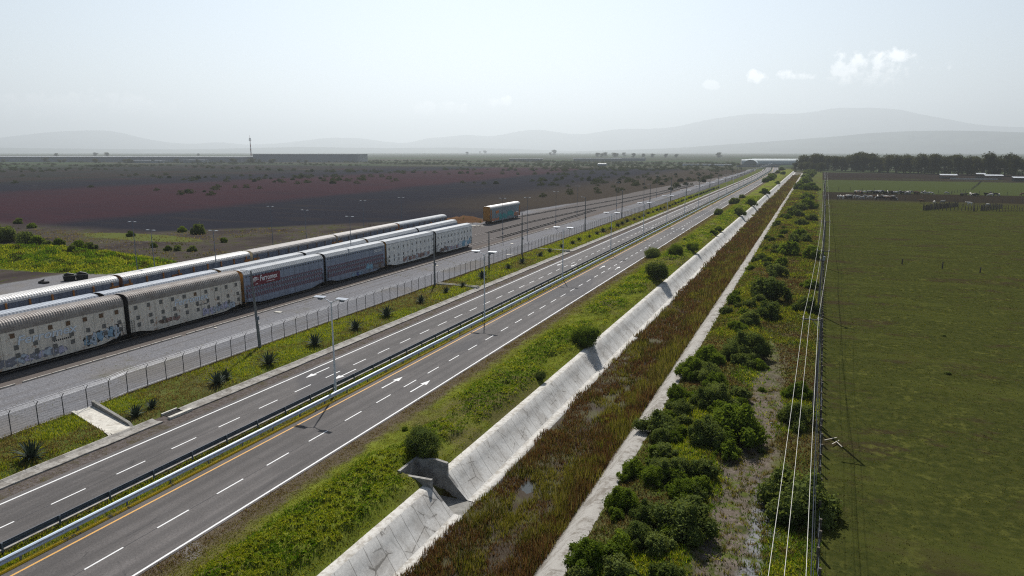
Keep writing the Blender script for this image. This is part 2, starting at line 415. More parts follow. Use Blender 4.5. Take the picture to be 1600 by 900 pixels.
    xs = np.concatenate([[-40000, -30000, -20000, -12000, -6000, -3000, -2000, -1500, -1200, -900, -700, -560, -460, -400, -350, -300, -270],
        np.arange(-250, -100, 2.5), np.arange(-100, -67.5, 2.5), np.arange(-67.3, -58.0, .4), [-57.9, -57.4, -56.7, -56.4, -54.5, -51, -47.5, -47.2, -46.8, -46.2, -45.6, -45.1, -44.9, -44.5, -40, -36.9],
        np.arange(-36.5, -28.9, .2), [-28.75, -28.65, -28.4, -28.1, -27.8, -27.5, -27.2, -26.9, -26.6, -26.3, -26.05, -25.75, -25.65, -25.0, -24.5, -24.05, -23.5, -20, -17, -15.6, -15.35, -14.7, -14.0, -13.4, -13.1, -12.8, -12.5],
        np.arange(-12.3, 3.0, .3), np.arange(3.2, 60, 2.5), [65, 75, 90, 110, 140, 180, 220, 260, 300, 400, 600, 1000, 2000, 5000, 12000, 20000, 30000, 40000]])
    ys = np.concatenate([[-1000, -200, -60, 0, 12], np.arange(18, 43.2, .25), [43.3, 43.4, 43.5, 43.6, 44.2, 44.8, 45.4, 45.6, 45.7, 45.8, 45.9, 46.1],
        np.arange(46.3, 90, .25), np.arange(90, 110, .4), np.arange(110, 200, .8), np.arange(200, 340, 2.0), np.arange(340, 700, 8), np.arange(700, 1500, 30), [1600, 1800, 2100, 2600, 3500, 5000, 8000, 12000, 18000, 24000, 32000, 40000]])
    GX, GY = np.meshgrid(xs, ys); Zz = ground_z(GX, GY)
    V = np.stack([warp(GX, GY), GY, Zz], -1).reshape(-1, 3)
    nx = len(xs); ny = len(ys); i = np.arange(ny - 1)[:, None] * nx + np.arange(nx - 1)[None, :]; i = i.ravel()
    F = np.stack([i, i + 1, i + 1 + nx, i + nx], 1)
    o = raw_mesh('ground', V, F, m.m, smooth=True, fattr=GX)
    tag(o, kind='structure')
build_ground()

YS_LONG = np.concatenate([np.arange(14, 300, 4), np.arange(300, 700, 20), np.arange(700, 1241, 30)])
def strip(name, x0, x1, z, mat, y0=14, y1=1240, kind='structure', parent=None, thick=None):
    ys = [y for y in YS_LONG if y0 < y < y1]; ys = np.array([y0] + ys + [y1], float)
    a = warp(x0, ys) if np.isscalar(x0) else x0(ys); b = warp(x1, ys) if np.isscalar(x1) else x1(ys)
    mb = MB(); V = []; F = []
    for k, y in enumerate(ys):
        V += [(a[k], y, z), (b[k], y, z)]
        if k: F.append([2 * k - 2, 2 * k - 1, 2 * k + 1, 2 * k])
    mb.add(V, F); o = mb.build(name, mat, parent)
    if kind: tag(o, kind=kind)
    return o

# ------------------------------------------------------------------ roads
def build_roads():
    m = Mat('asphalt', .88, .25); P = m.geo(); X, Y, Z = m.xyz(P)
    n = m.noise(P, 7, 3, .8); g = m.noise(P, .35, 5, .6); lw = m.noise(m.scaled(P, (1.5, .03, 1)), 1., 4, .6)
    c = m.mix((.086, .078, .074), (.134, .121, .114), n.smooth(.3, .7))
    c = m.scale_col(c, g.smooth(.3, .7, .88, 1.13)); c = m.scale_col(c, lw.smooth(.35, .65, .9, 1.08))
    for cx in (-52.25, -48.95, -42.2, -38.7):
        for dx in (-.8, .8):
            band = ((X + (-(cx + dx))) * (1 / .42)); c = m.mix(c, (.062, .057, .055), (band * band).smooth(1.0, .2) * g.smooth(.3, .7, .15, .55))
    big = m.noise(m.scaled(P, (.18, .05, 1)), 1., 2, .4); c = m.scale_col(c, big.smooth(.35, .65, .86, 1.12))
    patch = m.noise(m.scaled(P, (.10, .028, 1)), 1., 1, .3)
    c = m.mix(c, (.060, .057, .060), (patch + (n * .03)).smooth(.625, .64) * .6)
    stain = m.noise(m.scaled(P, (.9, .35, 1)), 1., 4, .7).smooth(.66, .74)
    c = m.mix(c, (.055, .050, .050), stain * .6)
    crack = m.voronoi(m.scaled(P, (.22, .12, 1)), 1., 'DISTANCE_TO_EDGE')
    ck = (crack + (n * .02)).smooth(.022, .012) * g.smooth(.52, .62)
    c = m.mix(c, (.045, .042, .042), ck * .8)
    c = m.scale_col(c, .80); m.color(c); m.bump(n, .25, .02)
    strip('highway_asphalt', -54.75, -47.45, 0.0, m.m); strip('highway_asphalt', -44.72, -36.72, 0.0, m.m)
    # lane joint seams and markings
    seam = plain('tar_seam', (.05, .047, .048), .9)
    for k, x in enumerate((-50.6, -40.45)):
        strip('lane_seam', x - .035, x + .035, .004, seam)
    w = Mat('white_paint', .7, .3); P = w.geo(); wn = w.noise(P, 5, 4, .7)
    w.color(w.mix((.62, .61, .59), (.22, .21, .20), wn.smooth(.56, .74) * .8)); white = w.m
    y_ = Mat('yellow_paint', .7, .3); P = y_.geo(); yn = y_.noise(P, 4, 4, .7)
    y_.color(y_.mix((.54, .29, .075), (.22, .17, .12), yn.smooth(.55, .72) * .8)); orange = y_.m
    strip('edge_line', -54.2, -54.02, .004, white); strip('edge_line', -37.12, -36.95, .004, white)
    strip('edge_line', -44.10, -43.93, .004, orange)
    # dashes: one sheet of markings per carriageway
    for x in (-50.6, -40.45):
        mb = MB(); y = 24.9 - 5.37 * 2 if x > -45 else 29.1 - 5.27 * 3
        per = 5.33
        while y < 1190:
            a = float(warp(x, y)); b = float(warp(x, y + 2.7))
            mb.add([(a - .07, y, .009), (a + .07, y, .009), (b + .07, y + 2.7, .009), (b - .07, y + 2.7, .009)], [[0, 1, 2, 3]])
            y += per
        tag(mb.build('lane_dashes', white), kind='structure')
    # painted arrows
    def arrow(x, y, up, L=4.3):
        s = 1 if up else -1; mb = MB(); X = float(warp(x, y))
        mb.add([(X - .09, y - s * L / 2, .011), (X + .09, y - s * L / 2, .011), (X + .09, y + s * L * .17, .011), (X - .09, y + s * L * .17, .011)], [[0, 1, 2, 3] if up else [3, 2, 1, 0]])
        mb.add([(X - .42, y + s * L * .15, .012), (X + .42, y + s * L * .15, .012), (X, y + s * L / 2, .012)], [[0, 1, 2] if up else [2, 1, 0]])
        tag(mb.build('road_arrow', white), kind='structure')
    for x, y, up in ((-42.5, 63, 1), (-38.9, 63.2, 1), (-52.7, 62.4, 0), (-49.3, 63.2, 0), (-42.5, 150, 1), (-38.9, 150, 1), (-52.7, 150, 0), (-49.3, 150, 0),
                     (-42.5, 237, 1), (-38.9, 237, 1), (-52.7, 237, 0), (-49.3, 237, 0), (-52.7, 330, 0), (-49.3, 330, 0)):
        arrow(x, y, up)
    # median kerbs and the yellow kerb
    k = Mat('kerb_concrete', .9, .2); P = k.geo(); kn = k.noise(P, 1.2, 5, .7)
    k.color(k.mix((.30, .28, .25), (.16, .14, .11), kn.smooth(.45, .65))); KER = k.m
    yk = Mat('kerb_yellow', .75, .3); P = yk.geo(); kn = yk.noise(P, .55, 5, .75)
    yk.color(yk.mix((.70, .46, .015), (.16, .14, .10), kn.smooth(.56, .64))); YEL = yk.m
    def kerb(name, x0, x1, h, mat, y0=14, y1=1180):
        ys = [y0] + [y for y in YS_LONG if y0 < y < y1] + [y1]; V = []; F = []
        for i, y in enumerate(ys):
            a = float(warp(x0, y)); b = float(warp(x1, y)); V += [(a, y, -.1), (a, y, h), (b, y, h), (b, y, -.1)]
            if i:
                q = 4 * i
                for j in range(3): F.append([q - 4 + j, q - 4 + j + 1, q + j + 1, q + j])
        F.append([0, 1, 2, 3][::-1]); F.append([len(V) - 4 + j for j in range(4)])
        return tag(MB().add(V, F).build(name, mat), kind='structure')
    kerb('kerb', -44.9, -44.70, .17, YEL); kerb('kerb', -47.48, -47.30, .12, KER)
    # the gutter: a shallow concrete channel with a raised lip
    gm = Mat('gutter_concrete', .92, .2); P = gm.geo(); gn = gm.noise(P, .8, 6, .7); ge = gm.noise(P, 5, 3, .7)
    X, Y, Z = gm.xyz(P)
    gc = gm.mix((.36, .335, .30), (.20, .18, .155), gn.smooth(.42, .62)); gc = gm.scale_col(gc, ge.smooth(.3, .7, .82, 1.12))
    jn = (Y * .4).frac(); gc = gm.mix(gc, (.10, .09, .08), jn.smooth(.03, .01) * .7)
    gc = gm.scale_col(gc, .82); gm.color(gc); gm.bump(ge, .4, .02)
    def gutter(y0, y1):
        prof = [(-58.05, -.05), (-58.05, .14), (-57.85, .16), (-57.60, .045), (-57.15, .03), (-56.85, .07), (-56.62, .10), (-56.50, .10), (-56.5, -.08)]
        ys = np.arange(y0, y1, 2.0 if y0 < 200 else 8); V = []; F = []; n = len(prof)
        for i, y in enumerate(ys):
            for j, (x, z) in enumerate(prof):
                wob = (vnoise(y * .7, j * 3.1, 5) - .5) * (.12 if j in (1, 2, 7, 6) else 0.03)
                V.append((float(warp(x, y)) + wob, y, z + (vnoise(y * .3, j, 8) - .5) * .02))
            if i:
                for j in range(n - 1): F.append([(i - 1) * n + j, (i - 1) * n + j + 1, i * n + j + 1, i * n + j])
        tag(MB().add(V, F).build('gutter', gm.m), kind='structure')
    gutter(16, 45.2); gutter(47.0, 170); gutter(171, 1100)
    # edging line beside the brown ballast
    mb = MB()
    y = 30.
    while y < 260:
        x = -81.45 - .006 * (y - 45); mb.box(x - .09, x + .09, y, y + 1.55, -.08, .13); y += 1.7 if random.random() > .05 else 2.4
    tag(mb.build('yard_edging', plain('edging_concrete', (.36, .33, .29), var=.3)), kind='structure')
build_roads()

# ------------------------------------------------------------------ canal
def build_canal():
    m = Mat('canal_concrete', .93, .2); P = m.geo(); X, Y, Z = m.xyz(P)
    n1 = m.noise(P, .45, 6, .65); n2 = m.noise(P, 4.5, 4, .7); run = m.noise(m.scaled(P, (.35, 2.6, .35)), 1., 4, .6)
    c = m.mix((.49, .475, .445), (.36, .34, .31), n1.smooth(.40, .65))
    c = m.mix(c, (.25, .235, .21), run.smooth(.52, .72) * .4)
    c = m.scale_col(c, n2.smooth(.3, .7, .88, 1.08))
    jit = (m.noise(P, .8, 3, .6) - .5) * .18
    Yj = (Y + X * .30 + jit) * (1 / 1.55)
    j = Yj.frac(); jl = j.smooth(.045, .015)
    c = m.mix(c, (.13, .12, .10), jl * .75)
    crack = m.voronoi(m.scaled(P, (.45, .32, .4)), 1., 'DISTANCE_TO_EDGE')
    ck = (crack + (n2 * .03)).smooth(.035, .018) * n1.smooth(.48, .56)
    c = m.mix(c, (.12, .11, .095), ck * .8)
    c = m.mix(c, (.075, .070, .055), (Z + n1 * .25).smooth(-1.93, -2.02) * .35)   # silt and algae at the waterline
    c = m.scale_col(c, .90); m.color(c); m.bump(n2 * .4 + jl * -1.2, .3, .02)
    l = Mat('canal_lip', .95, .1); P = l.geo(); ln = l.noise(P, 3, 5, .7)
    l.color(l.mix((.54, .515, .47), (.36, .33, .285), (ln * .6 + l.noise(P, .6, 5, .7) * .4).smooth(.45, .6))); l.bump(ln, .6, .05)
    def bank(prof, y0, y1, edge_i, sgn, lip_faces, seed):
        ys = np.concatenate([np.arange(y0, min(y1, 130), .3), np.arange(130, 400, 1.5), np.arange(400, 1030, 12)]) if y1 > 130 else np.append(np.arange(y0, y1, .3), y1)
        ys = ys[(ys >= y0) & (ys <= y1)]
        n = len(prof); px = np.array([p[0] for p in prof]); pz = np.array([p[1] for p in prof])
        V = np.zeros((len(ys), n, 3)); V[:, :, 0] = px; V[:, :, 1] = ys[:, None]; V[:, :, 2] = pz
        ragged = (fbm(ys * .9, ys * 0 + seed, seed, 4) - .5) * .9 + (vnoise(ys * 3, ys * 0, seed + 3) - .5) * .22
        V[:, edge_i, 0] += sgn * ragged; V[:, edge_i - 1 if sgn > 0 else edge_i + 1, 0] += sgn * ragged * 0
        i = (np.arange(len(ys) - 1)[:, None] * n + np.arange(n - 1)[None, :]).ravel()
        F = np.stack([i, i + 1, i + 1 + n, i + n], 1)
        mi = np.tile(np.array([1 if k in lip_faces else 0 for k in range(n - 1)]), len(ys) - 1)
        return tag(raw_mesh('canal_bank', V.reshape(-1, 3), F, [m.m, l.m], midx=mi), kind='structure')
    LP = [(-27.0, -.12), (-26.35, -.10), (-25.9, -.15), (-25.3, -.82), (-24.0, -2.08), (-23.6, -2.09), (-23.0, -2.12), (-22.92, -2.6)]
    bank(LP, 16, 43.45, 0, 1, (0, 1, 4, 5), 3); bank(LP, 45.75, 1030, 0, 1, (0, 1, 4, 5), 4)
    RP = [(-16.2, -2.32), (-15.45, -2.22), (-14.6, -1.36), (-13.55, -.24), (-13.3, -.14), (-12.75, -.10), (-12.35, -.13)]
    rb = Mat('right_bank_concrete', .95, .1); P = rb.geo(); X, Y, Z = rb.xyz(P); a = rb.noise(P, .55, 6, .7); b = rb.noise(P, 3.2, 5, .75); d = rb.noise(rb.scaled(P, (.5, 2.2, .4)), 1., 4, .6)
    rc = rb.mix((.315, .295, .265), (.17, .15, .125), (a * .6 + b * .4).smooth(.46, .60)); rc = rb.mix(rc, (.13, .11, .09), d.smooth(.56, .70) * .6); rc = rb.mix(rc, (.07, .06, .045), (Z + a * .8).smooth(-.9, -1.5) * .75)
    rb.color(rc); rb.bump(b, .7, .06)
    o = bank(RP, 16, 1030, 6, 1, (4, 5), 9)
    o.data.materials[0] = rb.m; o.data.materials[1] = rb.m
    # outfall: two wing walls, a head wall and floor (one thing)
    t = thing('canal_outfall', 'grey concrete outfall with two wing walls breaking the canal slope beside a round bush', 'outfall', (-26, 44.6, -2.2))
    ow = Mat('outfall_concrete', .93, .2); P = ow.pos(); on = ow.noise(P, 1.6, 5, .7); on2 = ow.noise(P, 9, 3, .7)
    ow.color(ow.mix((.30, .285, .26), (.17, .16, .145), (on * .7 + on2 * .3).smooth(.42, .62))); ow.bump(on2, .3, .02)
    def poly_wall(name, y0, y1, prof):
        n = len(prof); V = [(x, y0, z) for x, z in prof] + [(x, y1, z) for x, z in prof]
        F = [list(range(n)), list(range(n, 2 * n))[::-1]] + [[i, i + n, (i + 1) % n + n, (i + 1) % n] for i in range(n)]
        MB().add(V, F).build(name, ow.m, t)
    # local coordinates about (-26, 44.6, -2.2)
    poly_wall('wing_wall', -1.42, -1.14, [(-2.75, -.2), (1.98, -.2), (1.98, .0), (.15, 2.05), (.15, 2.72), (-2.75, 2.62)])
    poly_wall('wing_wall', 1.14, 1.42, [(-2.75, -.2), (1.98, -.2), (1.98, .0), (.15, 2.05), (.15, 3.02), (-.9, 3.15), (-2.75, 2.9)])
    MB().box(-2.95, -2.70, -1.44, 1.44, -.2, 2.95).build('head_wall', ow.m, t)
    MB().box(-2.72, 2.75, -1.16, 1.16, -.22, .07).build('apron', plain('apron_concrete', (.20, .19, .17), .9, .2, var=.3), t)
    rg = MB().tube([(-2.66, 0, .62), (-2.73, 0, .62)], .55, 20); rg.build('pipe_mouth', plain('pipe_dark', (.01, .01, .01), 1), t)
    # water
    wm = Mat('canal_water', .12, .5); P = wm.geo(); wn = wm.noise(P, 2.2, 3, .6)
    wm.color((.018, .018, .012)); wm.bump(wn, .15, .03)
    strip('water', lambda y: -24 + 0 * y, lambda y: -14.9 + 0 * y, -2.19, wm.m, 14, 1035)
    mud = Mat('marsh_mud', .9, .2); P = mud.geo(); a = mud.noise(P, .35, 5, .65)
    mud.color(mud.mix((.035, .024, .014), (.055, .05, .018), a.smooth(.4, .6)))
    xs = np.arange(-23.6, -15.2, .4); ys = np.concatenate([np.arange(20, 150, .5), np.arange(150, 1030, 6)])
    GX, GY = np.meshgrid(xs, ys); Z = -2.26 + .30 * fbm(GX * .45, GY * .22, 71, 4) ; Z -= .08 * (1 - sst(-23.2, -22.7, GX)) + .10 * sst(-16.2, -15.4, GX)
    nx = len(xs); i = (np.arange(len(ys) - 1)[:, None] * nx + np.arange(nx - 1)[None, :]).ravel()
    tag(raw_mesh('canal_bed', np.stack([GX, GY, Z], -1).reshape(-1, 3), np.stack([i, i + 1, i + 1 + nx, i + nx], 1), mud.m, smooth=True), kind='structure')
build_canal()

# ------------------------------------------------------------------ hills
def build_hills():
    def ridge(name, pts, dist, depth, seed, col):
        # pts: (bearing in degrees left(-)/right(+) of the road, height in metres); the body has real depth
        az = np.linspace(pts[0][0], pts[-1][0], 260); hh = np.interp(az, [p[0] for p in pts], [p[1] for p in pts])
        k = np.ones(5) / 5; hh = np.convolve(np.pad(hh, 2, 'edge'), k, 'valid')
        rr = np.linspace(0, 1, 34); V = []
        for j, r in enumerate(rr):
            prof = math.sin(math.pi * min(1, r * .5 / .55)) ** 1.1 if r < .55 else math.cos((r - .55) / .45 * math.pi / 2)
            prof = (r / .55) ** 1.25 if r < .55 else math.cos((r - .55) / .45 * math.pi / 2)
            D = dist + depth * r
            # height scales with distance so the crest line carries the silhouette
            nz = fbm(az * .9 + r * 2, az * 0 + r * 7, seed, 5) - .5
            ridgey = np.abs(fbm(az * 1.7, az * 0 + r * 5, seed + 9, 4) - .5)
            z = hh * prof * (1 + (nz * .35 - ridgey * .5) * math.sin(math.pi * min(1, r / .55)) ** .8 * (1 if r < .55 else 0))
            V.append(np.stack([D * np.sin(np.radians(az)), D * np.cos(np.radians(az)), z - 6], -1))
        V = np.concatenate(V); n = len(az); i = (np.arange(len(rr) - 1)[:, None] * n + np.arange(n - 1)[None, :]).ravel()
        m = Mat('hill_' + name, .95, .05); P = m.geo(); a = m.noise(P, .0012, 5, .6)
        m.color(m.mix(col, tuple(c * .6 for c in col), a.smooth(.4, .6)))
        tag(raw_mesh('hills', V, np.stack([i, i + 1, i + 1 + n, i + n], 1), m.m, smooth=True), kind='structure')
    f = 1.0
    def conv(lst, dcrest):
        out = []
        for px, py in lst:
            u = px - 800; v = py - 450; p = R(11.3); F = 1066
            b = F * math.cos(p) - v * math.sin(p); dn = F * math.sin(p) + v * math.cos(p)
            az = math.degrees(math.atan2(u, b)) - 23.603; out.append((az, max(5, -dn / math.hypot(u, b) * dcrest + 26)))
        return out
    big = [(-350, 226), (-200, 222), (-60, 219), (0, 215), (60, 207), (110, 204), (130, 203), (175, 203), (190, 206), (215, 214), (260, 222), (300, 225), (330, 222), (352, 221), (375, 226), (430, 224), (470, 220), (500, 216), (515, 214), (540, 215), (565, 215), (600, 221),
           (640, 224), (660, 216), (700, 213), (735, 209), (760, 213), (775, 212), (810, 204), (845, 201), (870, 206), (905, 210), (940, 205), (970, 200), (1000, 201), (1050, 199), (1100, 187), (1140, 181), (1180, 176), (1220, 177), (1260, 176), (1285, 171), (1310, 167), (1390, 168),
           (1420, 173), (1440, 178), (1470, 183), (1520, 193), (1560, 197), (1600, 198), (1700, 200), (1900, 212), (2000, 216)]
    lst = conv(big, 27000); ridge('far', lst, 21000, 6000 / .55, 3, (.05, .06, .05))
    low = [(900, 236), (1050, 231), (1180, 222), (1300, 213), (1360, 207), (1420, 204), (1480, 203), (1540, 204), (1600, 206), (1700, 205), (1850, 212), (2000, 222)]
    ridge('near', conv(low, 15500), 12500, 3000 / .55, 8, (.05, .062, .045))
    low = [(-300, 230), (-100, 229), (150, 232), (300, 233), (380, 231), (470, 229), (600, 231), (700, 230), (800, 232), (900, 236)]
    ridge('low', conv(low, 17000), 15000, 2000 / .55, 12, (.05, .062, .045))
build_hills()

# ------------------------------------------------------------------ haze
def build_haze():
    m = bpy.data.materials.new('haze'); m.use_nodes = True; t = m.node_tree; t.nodes.clear()
    out = t.nodes.new('ShaderNodeOutputMaterial'); v = t.nodes.new('ShaderNodeVolumePrincipled')
    v.inputs['Color'].default_value = (.895, .965, 1.0, 1); v.inputs['Density'].default_value = HAZE_DENSITY; v.inputs['Anisotropy'].default_value = .45
    t.links.new(v.outputs[0], out.inputs['Volume'])
    o = MB().box(-42000, 42000, -1500, 42000, -8, 2600).build('haze', m); tag(o, kind='stuff')
build_haze()

# ------------------------------------------------------------------ materials shared by objects
GALV = plain('galvanised_steel', (.42, .46, .52), .45, .5, .0, .18, 3)
GALV_DARK = plain('weathered_steel', (.13, .15, .18), .6, .4, .0, .25, 3)
WHITE_P = plain('white_metal_paint', (.62, .63, .65), .45, .4, .0, .12, 2)
DARK = plain('dark_underframe', (.022, .020, .019), .9, .2, var=.3)
WHEEL = plain('wheel_steel', (.09, .065, .05), .7, .4, .3)
CONC = plain('pole_concrete', (.17, .17, .172), .9, .2, var=.2, scale=4, dirt=(.17, .16, .15), dscale=2)
RUST = plain('rusty_orange', (.36, .15, .045), .85, .2, var=.3, scale=2, dirt=(.16, .06, .025), dscale=1.2)
WOODP = plain('old_wood', (.10, .085, .07), .95, .1, var=.3, scale=6)

# ------------------------------------------------------------------ railway cars
def row_x(row, y):
    if row == 1: return float(np.interp(y, [20, 180, 240, 300], [-87.25, -87.25, -88.0, -90.3]))
    if row == 2: return float(np.interp(y, [20, 70, 104, 127, 151, 176, 236, 295, 334, 420, 600, 900], [-91.1, -91.1, -91.8, -93.4, -94.7, -95.9, -97.0, -94.6, -91.5, -88.0, -86.0, -90]))
    return float(np.interp(y, [20, 57, 103, 132, 161, 191, 225, 254, 290, 330, 390, 460, 560, 700, 900], [-100.6, -101.8, -103.7, -105.1, -106.5, -107.4, -108.4, -108.7, -106.5, -101.8, -96.6, -92.4, -90.3, -90.6, -95]))

def side_mat(name, base, rust=.5, rustcol=(.25, .11, .05), lowdirt=.5, corr=2.2, tone2=None):
    m = Mat(name, .75, .3); P = m.pos(); X, Y, Z = m.xyz(P)
    n = m.noise(P, .9, 6, .7); f = m.noise(P, 6, 4, .75); run = m.noise(m.scaled(P, (1, 1.6, .18)), 1., 4, .65)
    c = m.scale_col(base, f.smooth(.3, .7, .86, 1.1))
    c = m.mix(c, tone2 or tuple(v * .66 for v in base), run.smooth(.45, .7) * .55)
    low = Z.smooth(3.4, .8)
    c = m.mix(c, (.16, .14, .12), (n * .6 + low * .55 * lowdirt).smooth(.52, .85) * .8)
    c = m.mix(c, rustcol, (n + (f - .5) * .5).smooth(.66 - rust * .1, .72 - rust * .05) * rust)
    c = m.mix(c, (.08, .06, .05), ((Y * .5).frac()).smooth(.03, .0) * .5)
    m.color(c)
    h = ((Y * corr).frac() - .5)._op('ABSOLUTE'); m.bump(h.smooth(.1, .4), .5, .03)
    return m.m
SIDE_CREAM = side_mat('side_cream', (.64, .585, .50), .8, (.30, .15, .075))
SIDE_WHITE = side_mat('side_white', (.68, .67, .64), .45, (.33, .18, .15))
SIDE_GREY = side_mat('side_grey', (.24, .27, .335), .15)
SIDE_DARK = side_mat('side_screen', (.15, .165, .20), .3, corr=3.3)
SIDE_SCREEN2 = side_mat('side_green_grey', (.22, .26, .28), .3, corr=3.3)
def roof_mat(name, c, dirt, rough=.45, metal=.4, d=.5):
    m = Mat(name, rough, .4, metal); P = m.pos(); n = m.noise(P, .5, 6, .7); f = m.noise(P, 5, 4, .7)
    k = m.mix(c, dirt, n.smooth(.4, .7) * d); m.color(m.scale_col(k, f.smooth(.3, .7, .85, 1.12))); return m.m
ROOF_BROWN = roof_mat('roof_brown_grey', (.27, .24, .215), (.15, .115, .09), .55, .1, .7)
ROOF_GREY = roof_mat('roof_pale_grey', (.30, .315, .33), (.20, .205, .21), .65, .0)
ROOF_BLUE = roof_mat('roof_blue_grey', (.28, .305, .34), (.19, .20, .22), .6, .0)
ROOF_PALE_GLINT = roof_mat('roof_silver', (.55, .53, .50), (.36, .33, .30), .5, .1)  # pale roof tone; on the first rear car, sun glint put into colour
ROOF_TAN = roof_mat('roof_tan_grey', (.33, .30, .275), (.24, .20, .17), .6, .0)
DOOR_OR = plain('end_door_orange', (.40, .20, .055), .8, .2, var=.3, scale=1.5, dirt=(.22, .10, .04), dscale=1)
DOOR_BR = plain('end_door_brown', (.17, .12, .095), .8, .2, var=.3, scale=1.5, dirt=(.09, .06, .05), dscale=1)
DOOR_DK = plain('end_door_dark', (.05, .045, .045), .85, .2)
CREAM_TRIM = plain('cream_trim', (.58, .50, .36), .7, .3, var=.2)
VENT_GREY = plain('vent_grey', (.13, .125, .115), .8, .2, var=.35, scale=3)
VENT_RUST = plain('vent_rust', (.12, .075, .045), .85, .2, var=.3, scale=3, dirt=(.2, .09, .04), dscale=2)
VENT_DK = plain('vent_dark', (.07, .07, .07), .85, .2)
RED = plain('faded_red', (.145, .075, .095), .75, .3, var=.2)
RED_SIGN = plain('sign_red', (.15, .022, .034), .6, .3, var=.15)
LETTER_WHITE = plain('lettering_white', (.72, .72, .72), .6, .3, var=.08)
LETTER_FADED = plain('lettering_faded', (.56, .62, .68), .8, .2, var=.2, scale=4)
STENCIL = plain('stencil_black', (.05, .05, .05), .9, .1)
STENCIL_W = plain('stencil_white', (.6, .6, .6), .9, .1)

MESH_CACHE = {}
def bogie(parent, y):
    if 'bogie' not in MESH_CACHE:
        mb = MB()
        for s in (-1, 1):
            mb.bar((s * .98, -1.25, .52), (s * .98, 1.25, .52), .14, .26); mb.box(s * .98 - .10, s * .98 + .10, -.35, .35, .36, .92)
        mb.box(-1.0, 1.0, -.22, .22, .5, .85)
        a = mb.build('bogie', DARK, parent); MESH_CACHE['bogie'] = a.data
        w = MB()
        for s in (-1, 1):
            w.tube([(s * .68, 0, .42), (s * .80, 0, .42)], .42, 18)
        w.tube([(-.7, 0, .42), (.7, 0, .42)], .08, 8)
        b = w.build('wheel', WHEEL, a, loc=(0, -.86, 0)); MESH_CACHE['wheel'] = b.data
        c = link('wheel', b.data, a, (0, .86, 0)); a.location = (0, y, 0); return a
    a = link('bogie', MESH_CACHE['bogie'], parent, (0, y, 0))
    for yy in (-.86, .86): link('wheel', MESH_CACHE['wheel'], a, (0, yy, 0))
    return a
def text_mesh(name, txt, size, mat, parent, y, z, x, shear=0.25, squeeze=1.0, ext=.006):
    cu = bpy.data.curves.new(name, 'FONT'); cu.body = txt; cu.size = size; cu.shear = shear; cu.extrude = ext
    cu.align_x = 'CENTER'; cu.align_y = 'CENTER'; cu.offset = size * .012; cu.resolution_u = 3
    tmp = bpy.data.objects.new('tmp', cu); C.objects.link(tmp); dg = bpy.context.evaluated_depsgraph_get()
    me = bpy.data.meshes.new_from_object(tmp.evaluated_get(dg)); bpy.data.objects.remove(tmp)
    me.materials.clear(); me.materials.append(mat); me.name = name
    o = link(name, me, parent, (x, y, z)); o.rotation_euler = (R(90), 0, R(90)); o.scale = (squeeze, 1, 1); return o
def blob_art(parent, x, y0, y1, z0, z1, cols, seed, n=9, outline=STENCIL):
    """spray-paint lettering-like blobs lying on the side"""
    r = random.Random(seed); mb = MB(); mats = [outline] + cols
    W = y1 - y0; H = z1 - z0
    def blob(cy_, cz, ry, rz, mi, dx):
        V = [(x + dx, cy_, cz)]; m_ = 22; ph = r.random() * 6
        for k in range(m_):
            t = 2 * math.pi * k / m_; q = 1 + .22 * math.sin(3 * t + ph) + .12 * math.sin(7 * t + ph * 2)
            V.append((x + dx, cy_ + ry * q * math.cos(t), max(z0 - .1, cz + rz * q * math.sin(t))))
        mb.add(V, [[0, 1 + k, 1 + (k + 1) % m_] for k in range(m_)], mi)
    for k in range(n):
        cy_ = y0 + W * (k + .5) / n + r.uniform(-.1, .1); cz = z0 + H * r.uniform(.35, .62); ry = W / n * r.uniform(.55, .8); rz = H * r.uniform(.32, .48)
        mi = 1 + r.randrange(len(cols)); d = .004 + k * .0012
        blob(cy_, cz, ry + .07, rz + .07, 0, d); blob(cy_, cz, ry, rz, mi, d + .0006)
        if r.random() < .7: blob(cy_ + r.uniform(-.1, .1), cz + r.uniform(-.1, .1), ry * .3, rz * .3, 0, d + .001); blob(cy_, cz, ry * .18, rz * .2, 1 + r.randrange(len(cols)), d + .0011)
    # streaky strokes
    for k in range(n * 2):
        a = y0 + W * r.random(); b = z0 + H * r.uniform(.1, .9); L = r.uniform(.25, .7); t = r.uniform(-1.2, 1.2); w_ = .035
        dy, dz = math.cos(t) * L / 2, math.sin(t) * L / 2
        mb.add([(x + .02, a - dy, b - dz), (x + .02, a + dy, b + dz), (x + .02, a + dy + w_, b + dz + w_), (x + .02, a - dy + w_, b - dz + w_)], [[0, 1, 2, 3]], 0)
    return mb.build('graffiti', mats, parent)
def spray(name, c): return plain(name, c, .7, .2, var=.25, scale=3)
SP_BLUE = spray('spray_blue', (.22, .33, .42)); SP_PALE = spray('spray_pale', (.40, .45, .50)); SP_GREY = spray('spray_grey', (.20, .20, .22))
SP_RED = spray('spray_red_brown', (.30, .19, .17)); SP_TEAL = spray('spray_teal', (.05, .26, .26)); SP_OR = spray('spray_orange', (.50, .17, .06)); SP_LIL = spray('spray_lilac', (.40, .38, .48))
SP_CY = spray('spray_cyan', (.17, .34, .44)); SP_BR = spray('spray_brown', (.13, .09, .07)); SP_DB = spray('spray_deep_blue', (.04, .06, .20)); SP_W = spray('spray_white', (.6, .6, .6))

